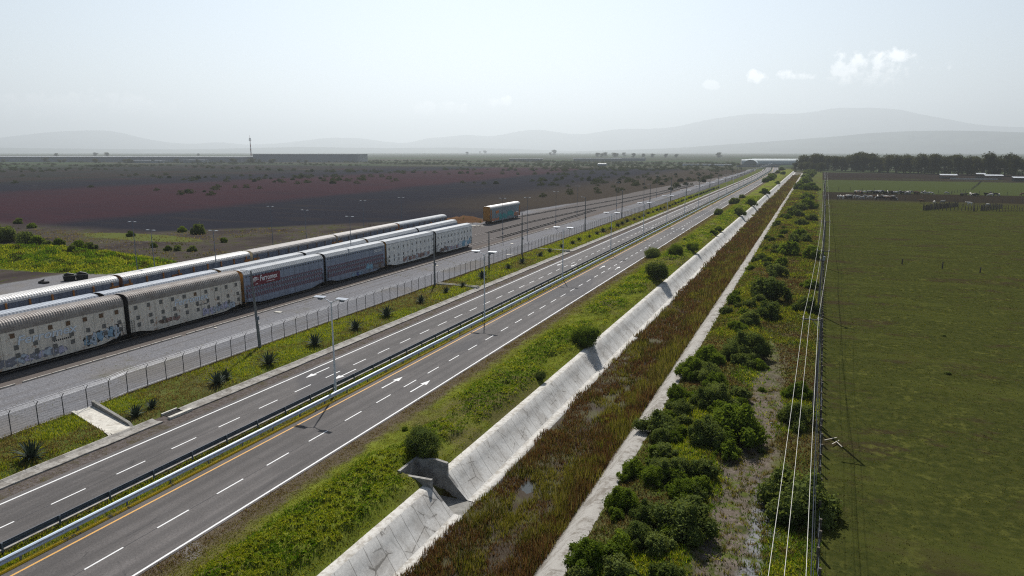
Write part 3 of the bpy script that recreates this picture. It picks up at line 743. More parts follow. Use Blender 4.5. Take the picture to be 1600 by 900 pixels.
def make_car(row, y0, y1, style, label, roof, side, end_m, end_p, group):
    yc = (y0 + y1) / 2; L = (y1 - y0) - .75; xc = row_x(row, yc)
    rz = -math.atan2(row_x(row, y1) - row_x(row, y0), y1 - y0)
    t = thing('railway_car', label, 'railway car', (xc, yc, 0), rz, group)
    W = 1.55; H = L / 2
    # side walls with a fish-belly sill
    ys = np.linspace(-H, H, 41)
    sill = [.62 + .55 * (1 - float(sst(H - .5, H - 4.2, abs(y)))) for y in ys]
    eave = 5.10 if style == 'round' else (5.62 if style == 'open' else 5.72)
    for s in (1, -1):
        mb = MB(); V = []; F = []
        for k, y in enumerate(ys): V += [(s * W, y, sill[k]), (s * W, y, eave), (s * (W - .08), y, sill[k]), (s * (W - .08), y, eave)]
        for k in range(len(ys) - 1):
            a = 4 * k; b = a + 4
            F += [[a, b, b + 1, a + 1] if s > 0 else [a + 1, b + 1, b, a], [a + 2, a + 3, b + 3, b + 2], [a, a + 2, b + 2, b]]
        F += [[0, 1, 3, 2], [len(V) - 4, len(V) - 2, len(V) - 1, len(V) - 3]]
        mb.add(V, F)
        # vertical ribs
        n = int(L / 1.35)
        for k in range(n + 1):
            y = -H + .05 + (L - .1) * k / n; z0 = float(np.interp(y, ys, sill)) + .02
            mb.box(s * W - .0, s * (W + .035) if s > 0 else s * W + .0, y - .035, y + .035, z0, eave - .02) if s > 0 else mb.box(s * (W + .035), s * W, y - .035, y + .035, z0, eave - .02)
        sp = mb.build('side_panel', side, t)
        if s > 0: S1 = sp
    # floor
    MB().box(-W + .1, W - .1, -H + .02, H - .02, 1.05, 1.25).build('underframe', DARK, t)
    MB().box(-.35, .35, -H - .36, H + .36, .72, .98).build('coupler', DARK, t)
    # roof
    if style == 'round':
        prof = []
        for k in range(13):
            a = math.pi * k / 12; cx = math.cos(a); sx = math.sin(a)
            prof.append((-(W + .03) * math.copysign(abs(cx) ** .62, cx), eave + (6.62 - eave) * abs(sx) ** .75))
        amp = .05; step = .16
    elif style == 'flat':
        prof = [(-W - .02, eave - .03), (-W - .02, eave + .10), (-1.12, 6.42), (-.4, 6.56), (.4, 6.56), (1.12, 6.42), (W + .02, eave + .10), (W + .02, eave - .03)]
        amp = .03; step = .22
    else:
        prof = [(-W - .02, eave - .08), (-W - .02, eave + .22), (-1.38, 6.12), (-.95, 6.36), (-.35, 6.45), (.35, 6.45), (.95, 6.36), (1.38, 6.12), (W + .02, eave + .22), (W + .02, eave - .08)]
        amp = .045; step = .20
    ny = int(L / step) ; V = []; F = []; n = len(prof)
    for i in range(ny + 1):
        y = -H + L * i / ny; a = amp * (1 if i % 2 else -1)
        for (px, pz) in prof:
            k = a / 2; nl = math.hypot(px * .6, pz - 4.5) or 1
            V.append((px + k * px * .6 / nl, y, pz + k * (pz - 4.5) / nl))
        if i:
            for j in range(n - 1): F.append([(i - 1) * n + j, (i - 1) * n + j + 1, i * n + j + 1, i * n + j])
    MB().add(V, F).build('roof', roof, t)
    # ends: doors set a little inside, with a frame
    for s, mt in ((-1, end_m), (1, end_p)):
        if mt is None: mt = DOOR_DK
        mb = MB(); yy = s * (H - .12)
        m_ = [(px * .97, pz - .03) for px, pz in prof]
        poly = [(-W * .97, 1.1)] + m_ + [(W * .97, 1.1)]
        V = [(px, yy, pz) for px, pz in poly]; f = list(range(len(V)))
        mb.add(V, [f if s > 0 else f[::-1]])
        for k in range(7):
            xx = -1.38 + k * .46; ztop = float(np.interp(xx, [q[0] for q in prof], [q[1] for q in prof])) - .12
            mb.box(xx - .04, xx + .04, min(yy, yy + s * .07), max(yy, yy + s * .07), 1.15, ztop)
        mb.box(-W + .02, W - .02, min(yy, yy + s * .1), max(yy, yy + s * .1), 1.0, 1.22)
        d = mb.build('end_door', mt, t)
    # ladder at the corners
    for s in (-1, 1):
        mb = MB(); yy = s * (H - .35)
        for dy in (-.2, .2): mb.bar((W + .09, yy + dy, 1.1), (W + .09, yy + dy, 2.9), .035)
        for k in range(6): mb.bar((W + .09, yy - .2, 1.2 + k * .33), (W + .09, yy + .2, 1.2 + k * .33), .03)
        mb.build('ladder', DARK if side not in (SIDE_CREAM, SIDE_WHITE) else VENT_GREY, t)
    for s in (-1, 1): bogie(t, s * (H - 1.9))
    t['H'] = H
    return t, S1, H, eave
def vents(S1, rows, H, n, w, h, mats, seed, x=1.55):
    r = random.Random(seed); k_ = ('v', w, h)
    if k_ not in MESH_CACHE:
        MESH_CACHE[k_] = {}
    for z, off, mm in rows:
        for k in range(n):
            y = -H + 2 * H * (k + .5 + off) / n
            if y > H - .4 or y < -H + .4: continue
            mt = mm if mm else r.choice(mats)
            d = MESH_CACHE[k_].get(mt.name)
            if d is None:
                o = MB().box(0, .045, -w / 2, w / 2, -h / 2, h / 2).build('vent_panel', mt, S1, (x, y, z)); MESH_CACHE[k_][mt.name] = o.data
            else: link('vent_panel', d, S1, (x, y, z))
def build_trains():
    G1 = 'auto carrier cars of the front row'; G2 = 'auto carrier cars of the middle row'; G3 = 'auto carrier cars of the rear row'
    # --- front row
    y = [41.8, 62.9, 84.1, 105.3, 126.2, 148.2, 168.7]
    t, s, H, ev = make_car(1, 42.0, y[1], 'round', 'cream rail car with brown ribbed roof and large blue graffiti at its end', ROOF_BROWN, SIDE_CREAM, DOOR_BR, DOOR_DK, G1)
    vents(s, [(4.55, 0, None), (3.05, .12, VENT_GREY), (2.05, .15, VENT_GREY)], H, 9, .52, .56, [VENT_GREY, VENT_RUST, VENT_RUST], 3)
    text_mesh('lettering', 'Ferromex', 1.5, LETTER_FADED, s, -.5, 3.75, 1.60, .2, 1.2)
    blob_art(s, 1.555, 4.2, 9.2, .95, 2.75, [SP_BLUE, SP_BLUE, SP_PALE], 4, 6); blob_art(s, 1.556, -6.5, 1.5, .9, 2.0, [SP_GREY, SP_PALE, SP_LIL], 6, 10, SP_GREY)
    mb = MB()
    for k in range(9): mb.box(1.56, 1.566, .2 + k * .26, .36 + k * .26, 2.60, 2.82)
    mb.build('stencil_marks', STENCIL, s)
    t, s, H, ev = make_car(1, y[1], y[2], 'round', 'cream rail car with rust streaks and faded lettering before the grey one with red sign', ROOF_BROWN, SIDE_CREAM, DOOR_DK, CREAM_TRIM, G1)
    vents(s, [(4.55, 0, None), (3.05, .12, VENT_GREY), (2.05, .15, VENT_GREY)], H, 10, .5, .56, [VENT_GREY, VENT_GREY, VENT_RUST], 8)
    text_mesh('lettering', 'Ferromex', 1.35, LETTER_FADED, s, .2, 3.85, 1.60, .2, 1.15)
    blob_art(s, 1.556, 2.2, 8.6, .9, 2.1, [SP_LIL, SP_PALE, SP_GREY], 9, 9, SP_GREY); blob_art(s, 1.555, -5.5, -2.2, 1.3, 2.0, [SP_BR, SP_RED], 12, 5, SP_BR)
    mb = MB()
    for k in range(8): mb.box(1.56, 1.566, 1.2 + k * .26, 1.36 + k * .26, 2.60, 2.80)
    mb.build('stencil_marks', STENCIL, s)
    def grey_bands(s, H, y_from, seed):
        for z in (5.42, 3.50, 2.62):
            yy = -H + .6
            while yy < H - .6:
                if 'slot' not in MESH_CACHE: MESH_CACHE['slot'] = MB().box(0, .016, -.18, .18, -.09, .09).build('vent_slot', VENT_DK, s, (1.576, yy, z)).data
                else: link('vent_slot', MESH_CACHE['slot'], s, (1.576, yy, z))
                yy += .74
        for z0, z1 in ((2.78, 3.32), (3.66, 4.0), (1.75, 2.42)):
            mb = MB(); yy = -H + .5
            while yy < H - .7:
                mb.add([(1.589, yy, z0), (1.589, yy + .34, z0), (1.589, yy + .34 - .28, z1), (1.589, yy - .28, z1)], [[0, 1, 2, 3]]); yy += .52
            mb.build('striped_band', RED, s)
    t, s, H, ev = make_car(1, y[2], y[3], 'flat', 'grey rail car carrying the red sign with white lettering', ROOF_GREY, SIDE_GREY, DOOR_OR, DOOR_DK, G1)
    grey_bands(s, H, 0, 1)
    MB().box(1.58, 1.60, -H + 1.5, -H + 8.5, 3.62, 5.32).build('sign_panel', RED_SIGN, s)
    text_mesh('lettering', 'Ferromex', 1.3, LETTER_WHITE, s, -H + 5.65, 4.66, 1.606, .12, .80)
    MB().box(1.60, 1.606, -H + 5.1, -H + 7.0, 3.90, 3.98).build('underline', LETTER_WHITE, s)
    # round emblem of three white swooshes
    mb = MB(); cy_, cz = -H + 2.6, 4.45
    for r0, r1, a0, a1 in ((.52, .66, 30, 235), (.30, .44, 20, 250), (.10, .22, 10, 290)):
        V = []; F = []; n = 20
        for k in range(n + 1):
            a = R(a0 + (a1 - a0) * k / n); th = (r1 - r0) * math.sin(math.pi * min(1, .15 + k / n)) ** .6
            V += [(1.606, cy_ + r0 * math.cos(a), cz + r0 * math.sin(a)), (1.606, cy_ + (r0 + th) * math.cos(a), cz + (r0 + th) * math.sin(a))]
            if k: F.append([2 * k - 2, 2 * k - 1, 2 * k + 1, 2 * k])
        mb.add(V, F)
    mb.add([(1.606, cy_ - .1, cz - .62), (1.606, cy_ + .55, cz - .62), (1.606, cy_ + .35, cz - .50), (1.606, cy_ - .1, cz - .5)], [[0, 1, 2, 3]])
    for q in (.08, .32): mb.add([(1.606, cy_ + .1, cz + q), (1.606, cy_ + .8, cz + q), (1.606, cy_ + .8, cz + q + .08), (1.606, cy_ + .1, cz + q + .08)], [[0, 1, 2, 3]])
    mb.build('emblem', LETTER_WHITE, s)
    t, s, H, ev = make_car(1, y[3], y[4], 'flat', 'grey rail car with red stripe bands and small blue graffiti, without a sign', ROOF_GREY, SIDE_GREY, DOOR_DK, DOOR_DK, G1)
    grey_bands(s, H, 0, 2)
    blob_art(s, 1.592, 3.2, 5.2, 1.1, 2.6, [SP_CY], 21, 2, SP_GREY); blob_art(s, 1.592, -2.2, 1.4, .75, 1.5, [SP_BLUE, SP_DB], 22, 4, SP_GREY); blob_art(s, 1.592, 5.6, 9.2, .9, 2.1, [SP_BR, SP_GREY], 23, 5, SP_BR)
    mb = MB()
    for z, n in ((5.1, 9), (4.75, 8)):
        for k in range(n): mb.box(1.59, 1.596, 6.0 + k * .36, 6.22 + k * .36, z - .11, z + .11)
    mb.build('stencil_marks', STENCIL_W, s)
    t, s, H, ev = make_car(1, y[4], y[5], 'flat', 'white rail car with an orange end and dark red scrawl along its foot', ROOF_GREY, SIDE_WHITE, DOOR_OR, DOOR_DK, G1)
    vents(s, [(4.65, 0, VENT_DK), (2.9, 0, VENT_DK), (2.0, 0, VENT_DK)], H, 11, .24, .56, [VENT_DK], 4)
    blob_art(s, 1.592, -3.8, 7.6, 1.0, 2.0, [SP_RED, SP_BR, SP_PALE], 31, 16, SP_RED)
    t, s, H, ev = make_car(1, y[5], y[6], 'flat', 'last white rail car of the front row with cyan and dark graffiti', ROOF_GREY, SIDE_WHITE, DOOR_DK, DOOR_OR, G1)
    vents(s, [(4.65, 0, VENT_DK), (2.95, 0, VENT_DK)], H, 11, .24, .56, [VENT_DK], 5)
    blob_art(s, 1.592, 2.2, 8.8, .95, 2.5, [SP_CY, SP_BLUE, SP_W], 41, 7, SP_BLUE); blob_art(s, 1.592, -8.2, -3.8, .9, 2.0, [SP_BR, SP_RED, SP_GREY], 42, 6, SP_BR); blob_art(s, 1.592, -3.4, 2.0, .9, 1.8, [SP_LIL, SP_RED, SP_PALE], 43, 7, SP_RED)
    # --- middle row
    ym = [40.6, 62.4, 83.6, 105.4, 128.2, 152.4, 176.4]
    ws = ['blue grey roofed rail car behind the cream car with blue graffiti', 'blue grey ribbed roof rail car behind the rust streaked cream one', 'rail car with orange end panel behind the one carrying the red sign',
          'pale roofed rail car of the middle row behind the grey striped one', 'pale roofed rail car with orange end behind the first white car', 'last rail car of the middle row beside the rusty earth heap']
    for k in range(6):
        make_car(2, ym[k], ym[k + 1], 'flat', ws[k],
                 ROOF_BLUE if k < 2 else ROOF_GREY, SIDE_GREY, [DOOR_DK, DOOR_DK, DOOR_OR, DOOR_DK, DOOR_OR, DOOR_DK][k], DOOR_OR if k == 5 else DOOR_DK, G2)
    # --- rear row with posts along the side
    yr = [44.5, 73.6, 103.2, 132.2, 161.4, 190.8]
    labs = ['silver roofed rail car with brown side posts behind the cream cars, by the gravel lot', 'rail car with cream roof ends and a blue emblem panel in the rear row',
            'tan roofed rail car third along the rear row with dark screened side', 'tan grey roofed rail car fourth along the rear row', 'last rail car of the rear row with orange graffiti under a silver roof']
    rf = [ROOF_PALE_GLINT, ROOF_PALE_GLINT, ROOF_TAN, ROOF_TAN, ROOF_GREY]
    for k in range(5):
        t, s, H, ev = make_car(3, yr[k], yr[k + 1], 'open', labs[k], rf[k], SIDE_DARK, [DOOR_OR, DOOR_BR, CREAM_TRIM, CREAM_TRIM, DOOR_OR][k], [DOOR_OR, CREAM_TRIM, DOOR_BR, DOOR_OR, DOOR_OR][k], G3)
        pm = MB(); n = 9
        for q in range(n):
            yy = -H + 1.2 + (2 * H - 2.4) * q / (n - 1); pm.box(1.56, 1.68, yy - .13, yy + .13, 4.6, 5.6)
        pm.build('side_posts', RUST if k < 2 else DOOR_BR, s)
        bp = MB(); 
        for q in (-1, 1): bp.box(1.56, 1.63, q * (H - .9) - .8, q * (H - .9) + .8, 1.0, 4.95)
        bp.build('corner_panel', RUST, s)
        if k == 1:
            MB().box(1.60, 1.66, -4.9, -2.7, 3.2, 4.9).build('emblem_board', RUST, s); MB().tube([(1.66, -3.8, 4.05), (1.68, -3.8, 4.05)], .62, 16).build('emblem', SP_DB, s)
            MB().box(1.68, 1.69, -4.2, -3.4, 3.98, 4.10).build('emblem_bar', SP_W, s)
        if k == 4:
            blob_art(s, 1.66, -8.5, -5.5, 3.2, 4.8, [SP_OR, SP_RED], 61, 4, SP_BR); blob_art(s, 1.66, 1.5, 4.5, 3.4, 4.9, [SP_OR], 62, 3, SP_BR)
        wm = MB()
        for q in range(5):
            yy = -H + 3 + q * 5.1; wm.box(1.66, 1.70, yy - .16, yy + .16, 3.95, 4.25)
        wm.build('small_plates', SP_W, s)
    t, s, H, ev = make_car(3, 224.6, 253.6, 'open', 'lone rail car with orange end doors and teal graffiti standing apart', ROOF_PALE_GLINT, SIDE_SCREEN2, DOOR_OR, DOOR_OR, None)
    blob_art(s, 1.592, -6.2, .8, 1.0, 3.3, [SP_TEAL], 71, 4, SP_TEAL); blob_art(s, 1.592, 1.8, 7.0, 1.4, 3.6, [SP_TEAL], 72, 4, SP_TEAL); blob_art(s, 1.592, 7.5, 13.2, 1.0, 3.0, [SP_OR, SP_RED, SP_PALE], 73, 6, SP_BR)
    blob_art(s, 1.592, -9.5, -7.2, 3.4, 4.6, [SP_OR], 74, 3, SP_OR); blob_art(s, 1.592, -12.6, -6.8, .95, 2.0, [SP_RED, SP_OR], 75, 6, SP_RED)
    bp = MB()
    for q in (-1, 1): bp.box(1.56, 1.63, q * (H - .5) - .45, q * (H - .5) + .45, 1.0, 5.1)
    bp.build('corner_panel', RUST, s)
build_trains()

# ------------------------------------------------------------------ tracks
def build_tracks():
    slp = plain('sleeper', (.035, .030, .028), .95, .1); rail = plain('rail_steel', (.20, .17, .15), .5, .5, .4)
    G = 'railway tracks of the yard'
    sm = None
    for row, y0, y1, s0, lab in ((1, 20, 300, 190, 'railway track under the front row of cars joining its neighbour beyond'), (2, 20, 900, 200, 'railway track under the middle row running on with bare sleepers past it'),
                                 (3, 20, 900, 256, 'railway track running past the lone car with its sleepers showing')):
        t = thing('railway_track', lab, 'railway track', (0, 0, 0), 0, G)
        ys = np.concatenate([np.arange(y0, 400, 4.), np.arange(400, y1 + 1, 12.)]); ys = ys[ys <= y1]
        for s in (-.72, .72):
            MB().tube([(row_x(row, y) + s, y, .13) for y in ys], .055, 6).build('rail', rail, t)
        if sm is None:
            sm = MB().box(-1.35, 1.35, -.17, .17, -.09, .075).build('sleeper', slp, t, (row_x(row, s0), s0, 0)).data
        y = s0 + 1.2; cnt = 1; rest = MB()
        while y < min(y1, 560):
            if cnt < 96: link('sleeper', sm, t, (row_x(row, y), y, 0))
            else: x = row_x(row, y); rest.box(x - 1.3, x + 1.3, y - .25, y + .25, -.09, .07)
            cnt += 1; y += 1.2 if y < 330 else 2.0
        if rest.v: tag(rest.build('sleepers', slp, t), kind='stuff')
build_tracks()

# ------------------------------------------------------------------ grass, reeds and other ground cover
GRASS = leaf_mat('grass_blades', (0, 0, 0), (1, 1, 1), .46, attr=True)
PAL = {
 'lush':  [(.175, .215, .012), (.235, .255, .018), (.105, .155, .011), (.28, .275, .035)],
 'olive': [(.145, .135, .024), (.115, .112, .020), (.165, .145, .034), (.085, .085, .016)],
 'dry':   [(.16, .125, .06), (.12, .09, .04), (.20, .165, .09), (.09, .065, .03)],
 'brown': [(.066, .034, .021), (.090, .046, .028), (.048, .028, .018), (.12, .066, .036)],
 'deep':  [(.060, .120, .008), (.085, .150, .010), (.115, .185, .014), (.060, .100, .008)],
 'murk':  [(.044, .052, .011), (.060, .062, .014), (.034, .034, .011), (.075, .070, .022)],
 'pastlight': [(.095, .098, .020), (.080, .086, .017), (.12, .11, .034), (.064, .074, .013)],
 'pastbrown': [(.048, .038, .019), (.036, .030, .015), (.062, .050, .026), (.040, .038, .014)],
 'past':  [(.044, .047, .011), (.060, .060, .016), (.034, .036, .009), (.050, .056, .012)],
}
PAL = {k: np.array(v) for k, v in PAL.items()}
def tufts(name, N, xr, yr, zf, kinds, nb=5, h=(.18, .4), wd=.035, spread=.16, yexp=1.25, keep=None, lean=.5, seed=1, wp=True, far=60., zoff=0., parent_kind='stuff', clump=None):
    """many small grass blades standing on the ground; kinds(x, y, rnd) -> (palette index array, height factor)"""
    r = np.random.default_rng(seed)
    u = r.random(N); a, b = yr; e = 1 - yexp
    Y = (a ** e + u * (b ** e - a ** e)) ** (1 / e); X = xr[0] + (xr[1] - xr[0]) * r.random(N)
    if keep is not None:
        k = keep(X, Y, r.random(N)); X = X[k]; Y = Y[k]
    N = len(X)
    pal, hf = kinds(X, Y, r)
    sc_ = np.clip(Y / far, .85, 6) ** .75
    X = np.repeat(X, nb); Y = np.repeat(Y, nb); pal = np.repeat(pal, nb); hf = np.repeat(hf, nb); s_ = np.repeat(sc_, nb); M = N * nb
    X = X + r.normal(0, spread, M) * s_; Y = Y + r.normal(0, spread, M) * s_
    Z = zf(X, Y) + zoff - .03
    Xw = warp(X, Y) if wp else X
    H = (h[0] + (h[1] - h[0]) * r.random(M)) * hf * (s_ ** .35); t = r.random(M) * 2 * np.pi; w_ = wd * s_ * (.7 + .6 * r.random(M))
    dx = np.cos(t); dy = np.sin(t); ln = r.random(M) * lean * H; t2 = r.random(M) * 2 * np.pi
    V = np.zeros((M, 3, 3)); V[:, 0] = np.stack([Xw - dx * w_, Y - dy * w_, Z], -1); V[:, 1] = np.stack([Xw + dx * w_, Y + dy * w_, Z], -1)
    V[:, 2] = np.stack([Xw + np.cos(t2) * ln, Y + np.sin(t2) * ln, Z + H], -1)
    keys = list(PAL); P_ = np.stack([PAL[k] for k in keys]); col = P_[pal, r.integers(0, 4, M)] * (.8 + .4 * r.random(M))[:, None]
    col = np.repeat(col[:, None, :], 3, 1)
    F = np.arange(M * 3).reshape(M, 3)
    o = raw_mesh(name, V.reshape(-1, 3), F, GRASS, col=col.reshape(-1, 3)); tag(o, kind='stuff'); return o
LU, OL, DR, BR, DG, MU, PO, PB, PA = range(9)
def pick(r, n, *pairs):
    return None
def k_verge(X, Y, r):
    l = lush_mask(X, Y) + (r.random(len(X)) - .5) * .75; n = fbm(X * .6, Y * .45, 61, 3) + (r.random(len(X)) - .5) * .3
    p = np.where(l > .5, np.where(n > .50, DG, LU), np.where(n > .50, LU, OL)); dry = sst(-33.6, -35.9, X) + (r.random(len(X)) - .5) * .7 + (n - .5)
    p = np.where(dry > .45, np.where(r.random(len(X)) > .4, DR, OL), p)
    return p, np.where(l > .5, 1.5, .7)
tufts('verge_grass', 42000, (-36.4, -26.85), (24, 420), ground_z, k_verge, 5, (.05, .15), .055, .17, lean=1.8,
      keep=lambda X, Y, q: ~((X > -29.2) & (Y > 43.0) & (Y < 46.2)) & (q > .55 * sst(-35.3, -36.4, X)), seed=2)
def k_med(X, Y, r):
    n = fbm(X * .5, Y * .15, 62, 3) + (r.random(len(X)) - .5) * .3; return np.where(n > .5, LU, np.where(n > .4, OL, DR)), np.full(len(X), .7) + .5 * n
tufts('median_grass', 7000, (-47.2, -45.0), (20, 420), ground_z, k_med, 5, (.10, .28), .035, .14, seed=3)
def k_fv(X, Y, r):
    n = fbm(X * .25, Y * .12, 63, 3) + (r.random(len(X)) - .5) * .28; p = np.where(n > .50, LU, OL); p = np.where((n < .40) | (X < -66.3), DR, p)
    return p, .7 + .6 * n
tufts('roadside_grass', 17000, (-67.2, -58.15), (28, 420), ground_z, k_fv, 5, (.10, .32), .045, .18,
      keep=lambda X, Y, q: (np.abs(Y - (43.05 + (X + 66.3) * -.26)) > 1.35), seed=4)
tufts('shoulder_weeds', 2600, (-56.5, -54.8), (20, 300), ground_z, lambda X, Y, r: (np.where(r.random(len(X)) > .4, DR, OL), np.full(len(X), .6)), 4, (.06, .2), .03, .12,
      keep=lambda X, Y, q: q < 1.4 * fbm(X * .6, Y * .4, 90, 2) - .25, seed=5)
tufts('road_edge_weeds', 5000, (-36.75, -35.6), (20, 300), ground_z, lambda X, Y, r: (np.where(r.random(len(X)) > .35, DR, BR), np.full(len(X), .8)), 4, (.08, .26), .03, .12, keep=lambda X, Y, q: q < 1.6 * fbm(X * .6, Y * .4, 91, 2) - .2, seed=6)
def bed_z(X, Y): return np.full(np.shape(X), -2.15)
def k_marsh(X, Y, r):
    n = fbm(X * .32, Y * .16, 64, 3) + (r.random(len(X)) - .5) * .18; side = sst(-18.2, -16.4, X)
    p = np.where(n < .535, BR, np.where(n > .64, OL, MU)); p = np.where((r.random(len(X)) < .13), DR, p); p = np.where((side + r.random(len(X)) * .5 > .85) & (n > .44), np.where(r.random(len(X)) > .55, OL, np.where(r.random(len(X)) > .5, MU, DR)), p)
    p = np.where((p == BR) & (r.random(len(X)) < .22), MU, p); c = fbm(X * .55, Y * .40, 81, 3); p = np.where((c < .42) & (r.random(len(X)) < .8), BR, p); return p, (.25 + 1.3 * c) * (.8 + 1.0 * side)
def keep_marsh(X, Y, q):
    n = fbm(X * .35, Y * .16, 65, 3); gap = (n < .28) & (Y < 120); edge = (X < -23.1 + .6 * (fbm(Y * .3, Y * 0, 66, 2) - .5) * 2)
    return ~gap & ~edge
tufts('marsh_reeds', 34000, (-23.5, -15.0), (22, 900), bed_z, k_marsh, 5, (.30, .85), .040, .16, keep=keep_marsh, lean=.55, seed=7)
def k_scr(X, Y, r):
    n = fbm(X * .22, Y * .16, 67, 3) + (r.random(len(X)) - .5) * .22; p = np.where(n > .62, LU, np.where(n > .52, DG, np.where(n > .42, MU, DR))); p = np.where((n < .33), BR, p)
    p = np.where((Y > 85) & (n > .48) & (r.random(len(X)) < .55), OL, p)
    return p, (.5 + 1.1 * n)
def keep_scr(X, Y, q):
    c = -3.2 + (fbm(X * .3, Y * .12, 68, 2) - .5) * 2; t = (np.abs(X - c) < 1.9 * (1 - sst(70, 112, Y))); return ~(t & (q > .13))
tufts('scrub_grass', 46000, (-12.3, 2.3), (28, 520), ground_z, k_scr, 5, (.09, .30), .050, .2, keep=keep_scr, lean=1.2, seed=8)
tufts('dry_bunch_grass', 900, (-7.5, 1.5), (30, 78), ground_z, lambda X, Y, r: (np.where(r.random(len(X)) > .45, DR, OL), .6 + .6 * r.random(len(X))), 22, (.18, .45), .028, .13, lean=1.0, seed=9, keep=lambda X, Y, q: q < 2.2 * fbm(X * .5, Y * .5, 92, 2) - .5)
def k_past(X, Y, r):
    a = fbm(X * .07, Y * .11, 69, 5) + (r.random(len(X)) - .5) * .12; b = fbm(X * .45, Y * .45, 79, 3) + (r.random(len(X)) - .5) * .15
    p = np.where(b > .60, PO, PA); p = np.where((a < .42) & (b < .58), PB, p); p = np.where((a > .54) & (b > .42), PO, p)
    return p, .4 + .9 * b
tufts('pasture_grass', 80000, (2.6, 170), (30, 410), ground_z, k_past, 4, (.04, .12), .045, .22, lean=1.3, seed=10, far=45, yexp=1.5, keep=lambda X, Y, q: X < 20 + Y * .75)
tufts('mound_grass', 9000, (-220, -134), (94, 121), ground_z, lambda X, Y, r: (np.where(fbm(X * .2, Y * .3, 70, 3) > .52, LU, np.where(fbm(X * .4, Y * .6, 78, 2) > .4, DG, MU)), .5 + .6 * r.random(len(X))), 5, (.25, .6), .09, .35, seed=11,
      keep=lambda X, Y, q: ((X + 176) / 45) ** 2 + ((Y - 107) / 13.5) ** 2 < 1.02 + .3 * (q - .5), wp=False)
tufts('rough_ground_weeds', 5500, (-270, -112), (98, 240), ground_z, lambda X, Y, r: (np.where(fbm(X * .05, Y * .08, 73, 3) + (r.random(len(X)) - .5) * .2 > .55, MU, DR), .4 + .5 * r.random(len(X))), 5, (.2, .6), .07, .35, seed=12,
      keep=lambda X, Y, q: (q < 2.4 * fbm(X * .06, Y * .09, 74, 3) - .75) & ((X < -148) | (Y > 118)) & (Y < 150 + np.maximum(0, X + 200) * 1.1) & (((X + 176) / 46) ** 2 + ((Y - 107) / 14) ** 2 > 1), wp=False)
tufts('yard_weeds', 2600, (-81, -68), (38, 260), ground_z, lambda X, Y, r: (np.where(r.random(len(X)) > .5, OL, DR), np.full(len(X), .6)), 5, (.06, .2), .04, .14, seed=13,
      keep=lambda X, Y, q: (q < 3.2 * fbm(X * .4, Y * .12, 75, 3) - 1.5) & (X < -71))

# ------------------------------------------------------------------ shrubs and trees
def leaf_cloud(pts, nrm, size, r, flat=.55):
    """two-triangle leaves at pts"""
    M = len(pts); a = r.normal(size=(M, 3)); a[:, 2] *= flat; a /= np.linalg.norm(a, axis=1)[:, None]
    b = np.cross(a, nrm + r.normal(0, .55, (M, 3))); b /= np.linalg.norm(b, axis=1)[:, None] + 1e-9
    s = size * (.65 + .7 * r.random(M))[:, None]
    V = np.stack([pts - a * s, pts + b * s * .5, pts + a * s, pts - b * s * .5], 1).reshape(-1, 3); return V, np.arange(M * 4).reshape(M, 4)
def crown(seed, lobes, n, size, zbase=.0, core=True):
    """lobes: (x, y, z, rx, rz). leaves sit near the lobe surfaces"""
    r = np.random.default_rng(seed); L = np.array(lobes); wgt = L[:, 3] ** 2; k = r.choice(len(L), n, p=wgt / wgt.sum())
    d = r.normal(size=(n, 3)); d /= np.linalg.norm(d, axis=1)[:, None]; q = 1 - .42 * r.random(n) ** 1.6; q[r.random(n) < .12] *= 1.22
    lump = .84 + .32 * vnoise(d[:, 0] * 2.6 + k * 7 + 50, d[:, 1] * 2.6 + d[:, 2] * 2.2 + 50, seed)
    P = L[k, :3] + d * (q * lump)[:, None] * np.stack([L[k, 3], L[k, 3], L[k, 4]], -1)
    keep = P[:, 2] > zbase; P = P[keep]; d = d[keep]
    V, F = leaf_cloud(P, d, size, r)
    tint = .30 * vnoise(P[:, 0] * 3 + 9, P[:, 1] * 3 + P[:, 2] * 3, seed + 2) + .35 * r.random(len(P)) + .18
    col = np.repeat(tint, 4)
    Fs = F.tolist()
    mi = [0] * len(Fs)
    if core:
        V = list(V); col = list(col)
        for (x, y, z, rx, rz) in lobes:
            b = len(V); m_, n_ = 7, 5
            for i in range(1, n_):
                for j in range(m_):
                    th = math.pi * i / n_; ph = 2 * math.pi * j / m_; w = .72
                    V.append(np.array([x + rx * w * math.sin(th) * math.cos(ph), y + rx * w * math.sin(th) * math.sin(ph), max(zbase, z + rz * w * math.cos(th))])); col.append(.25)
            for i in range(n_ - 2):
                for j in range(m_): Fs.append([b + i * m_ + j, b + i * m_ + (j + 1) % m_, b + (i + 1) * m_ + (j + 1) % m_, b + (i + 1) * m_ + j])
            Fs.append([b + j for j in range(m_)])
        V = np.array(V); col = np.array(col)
    # all quads except the small caps: go through pydata-free path when possible
    return V, Fs, np.repeat(np.asarray(col)[:, None], 3, 1)
LEAF_G = leaf_mat('shrub_leaves', (.048, .078, .010), (.155, .205, .028), .38)
LEAF_GREY = leaf_mat('shrub_leaves_greyish', (.056, .080, .020), (.165, .195, .058), .35)
LEAF_TREE = leaf_mat('tree_leaves', (.034, .040, .016), (.085, .085, .040), .25)
LEAF_FIELD = leaf_mat('field_shrub_leaves', (.022, .030, .014), (.060, .070, .030), .25)
BARK = plain('bark', (.09, .07, .055), .95, .1, var=.3, scale=5)
def round_lobes(seed, n=10, tall=1.0):
    r = random.Random(seed); L = [(0, 0, .50 * tall, .66, .56 * tall)]
    for k in range(n):
        a = 2 * math.pi * k / n + r.uniform(-.3, .3); d = r.uniform(.40, .62); L.append((d * math.cos(a), d * math.sin(a), r.uniform(.20, .66) * tall, r.uniform(.30, .44), r.uniform(.28, .40) * tall))
    return L
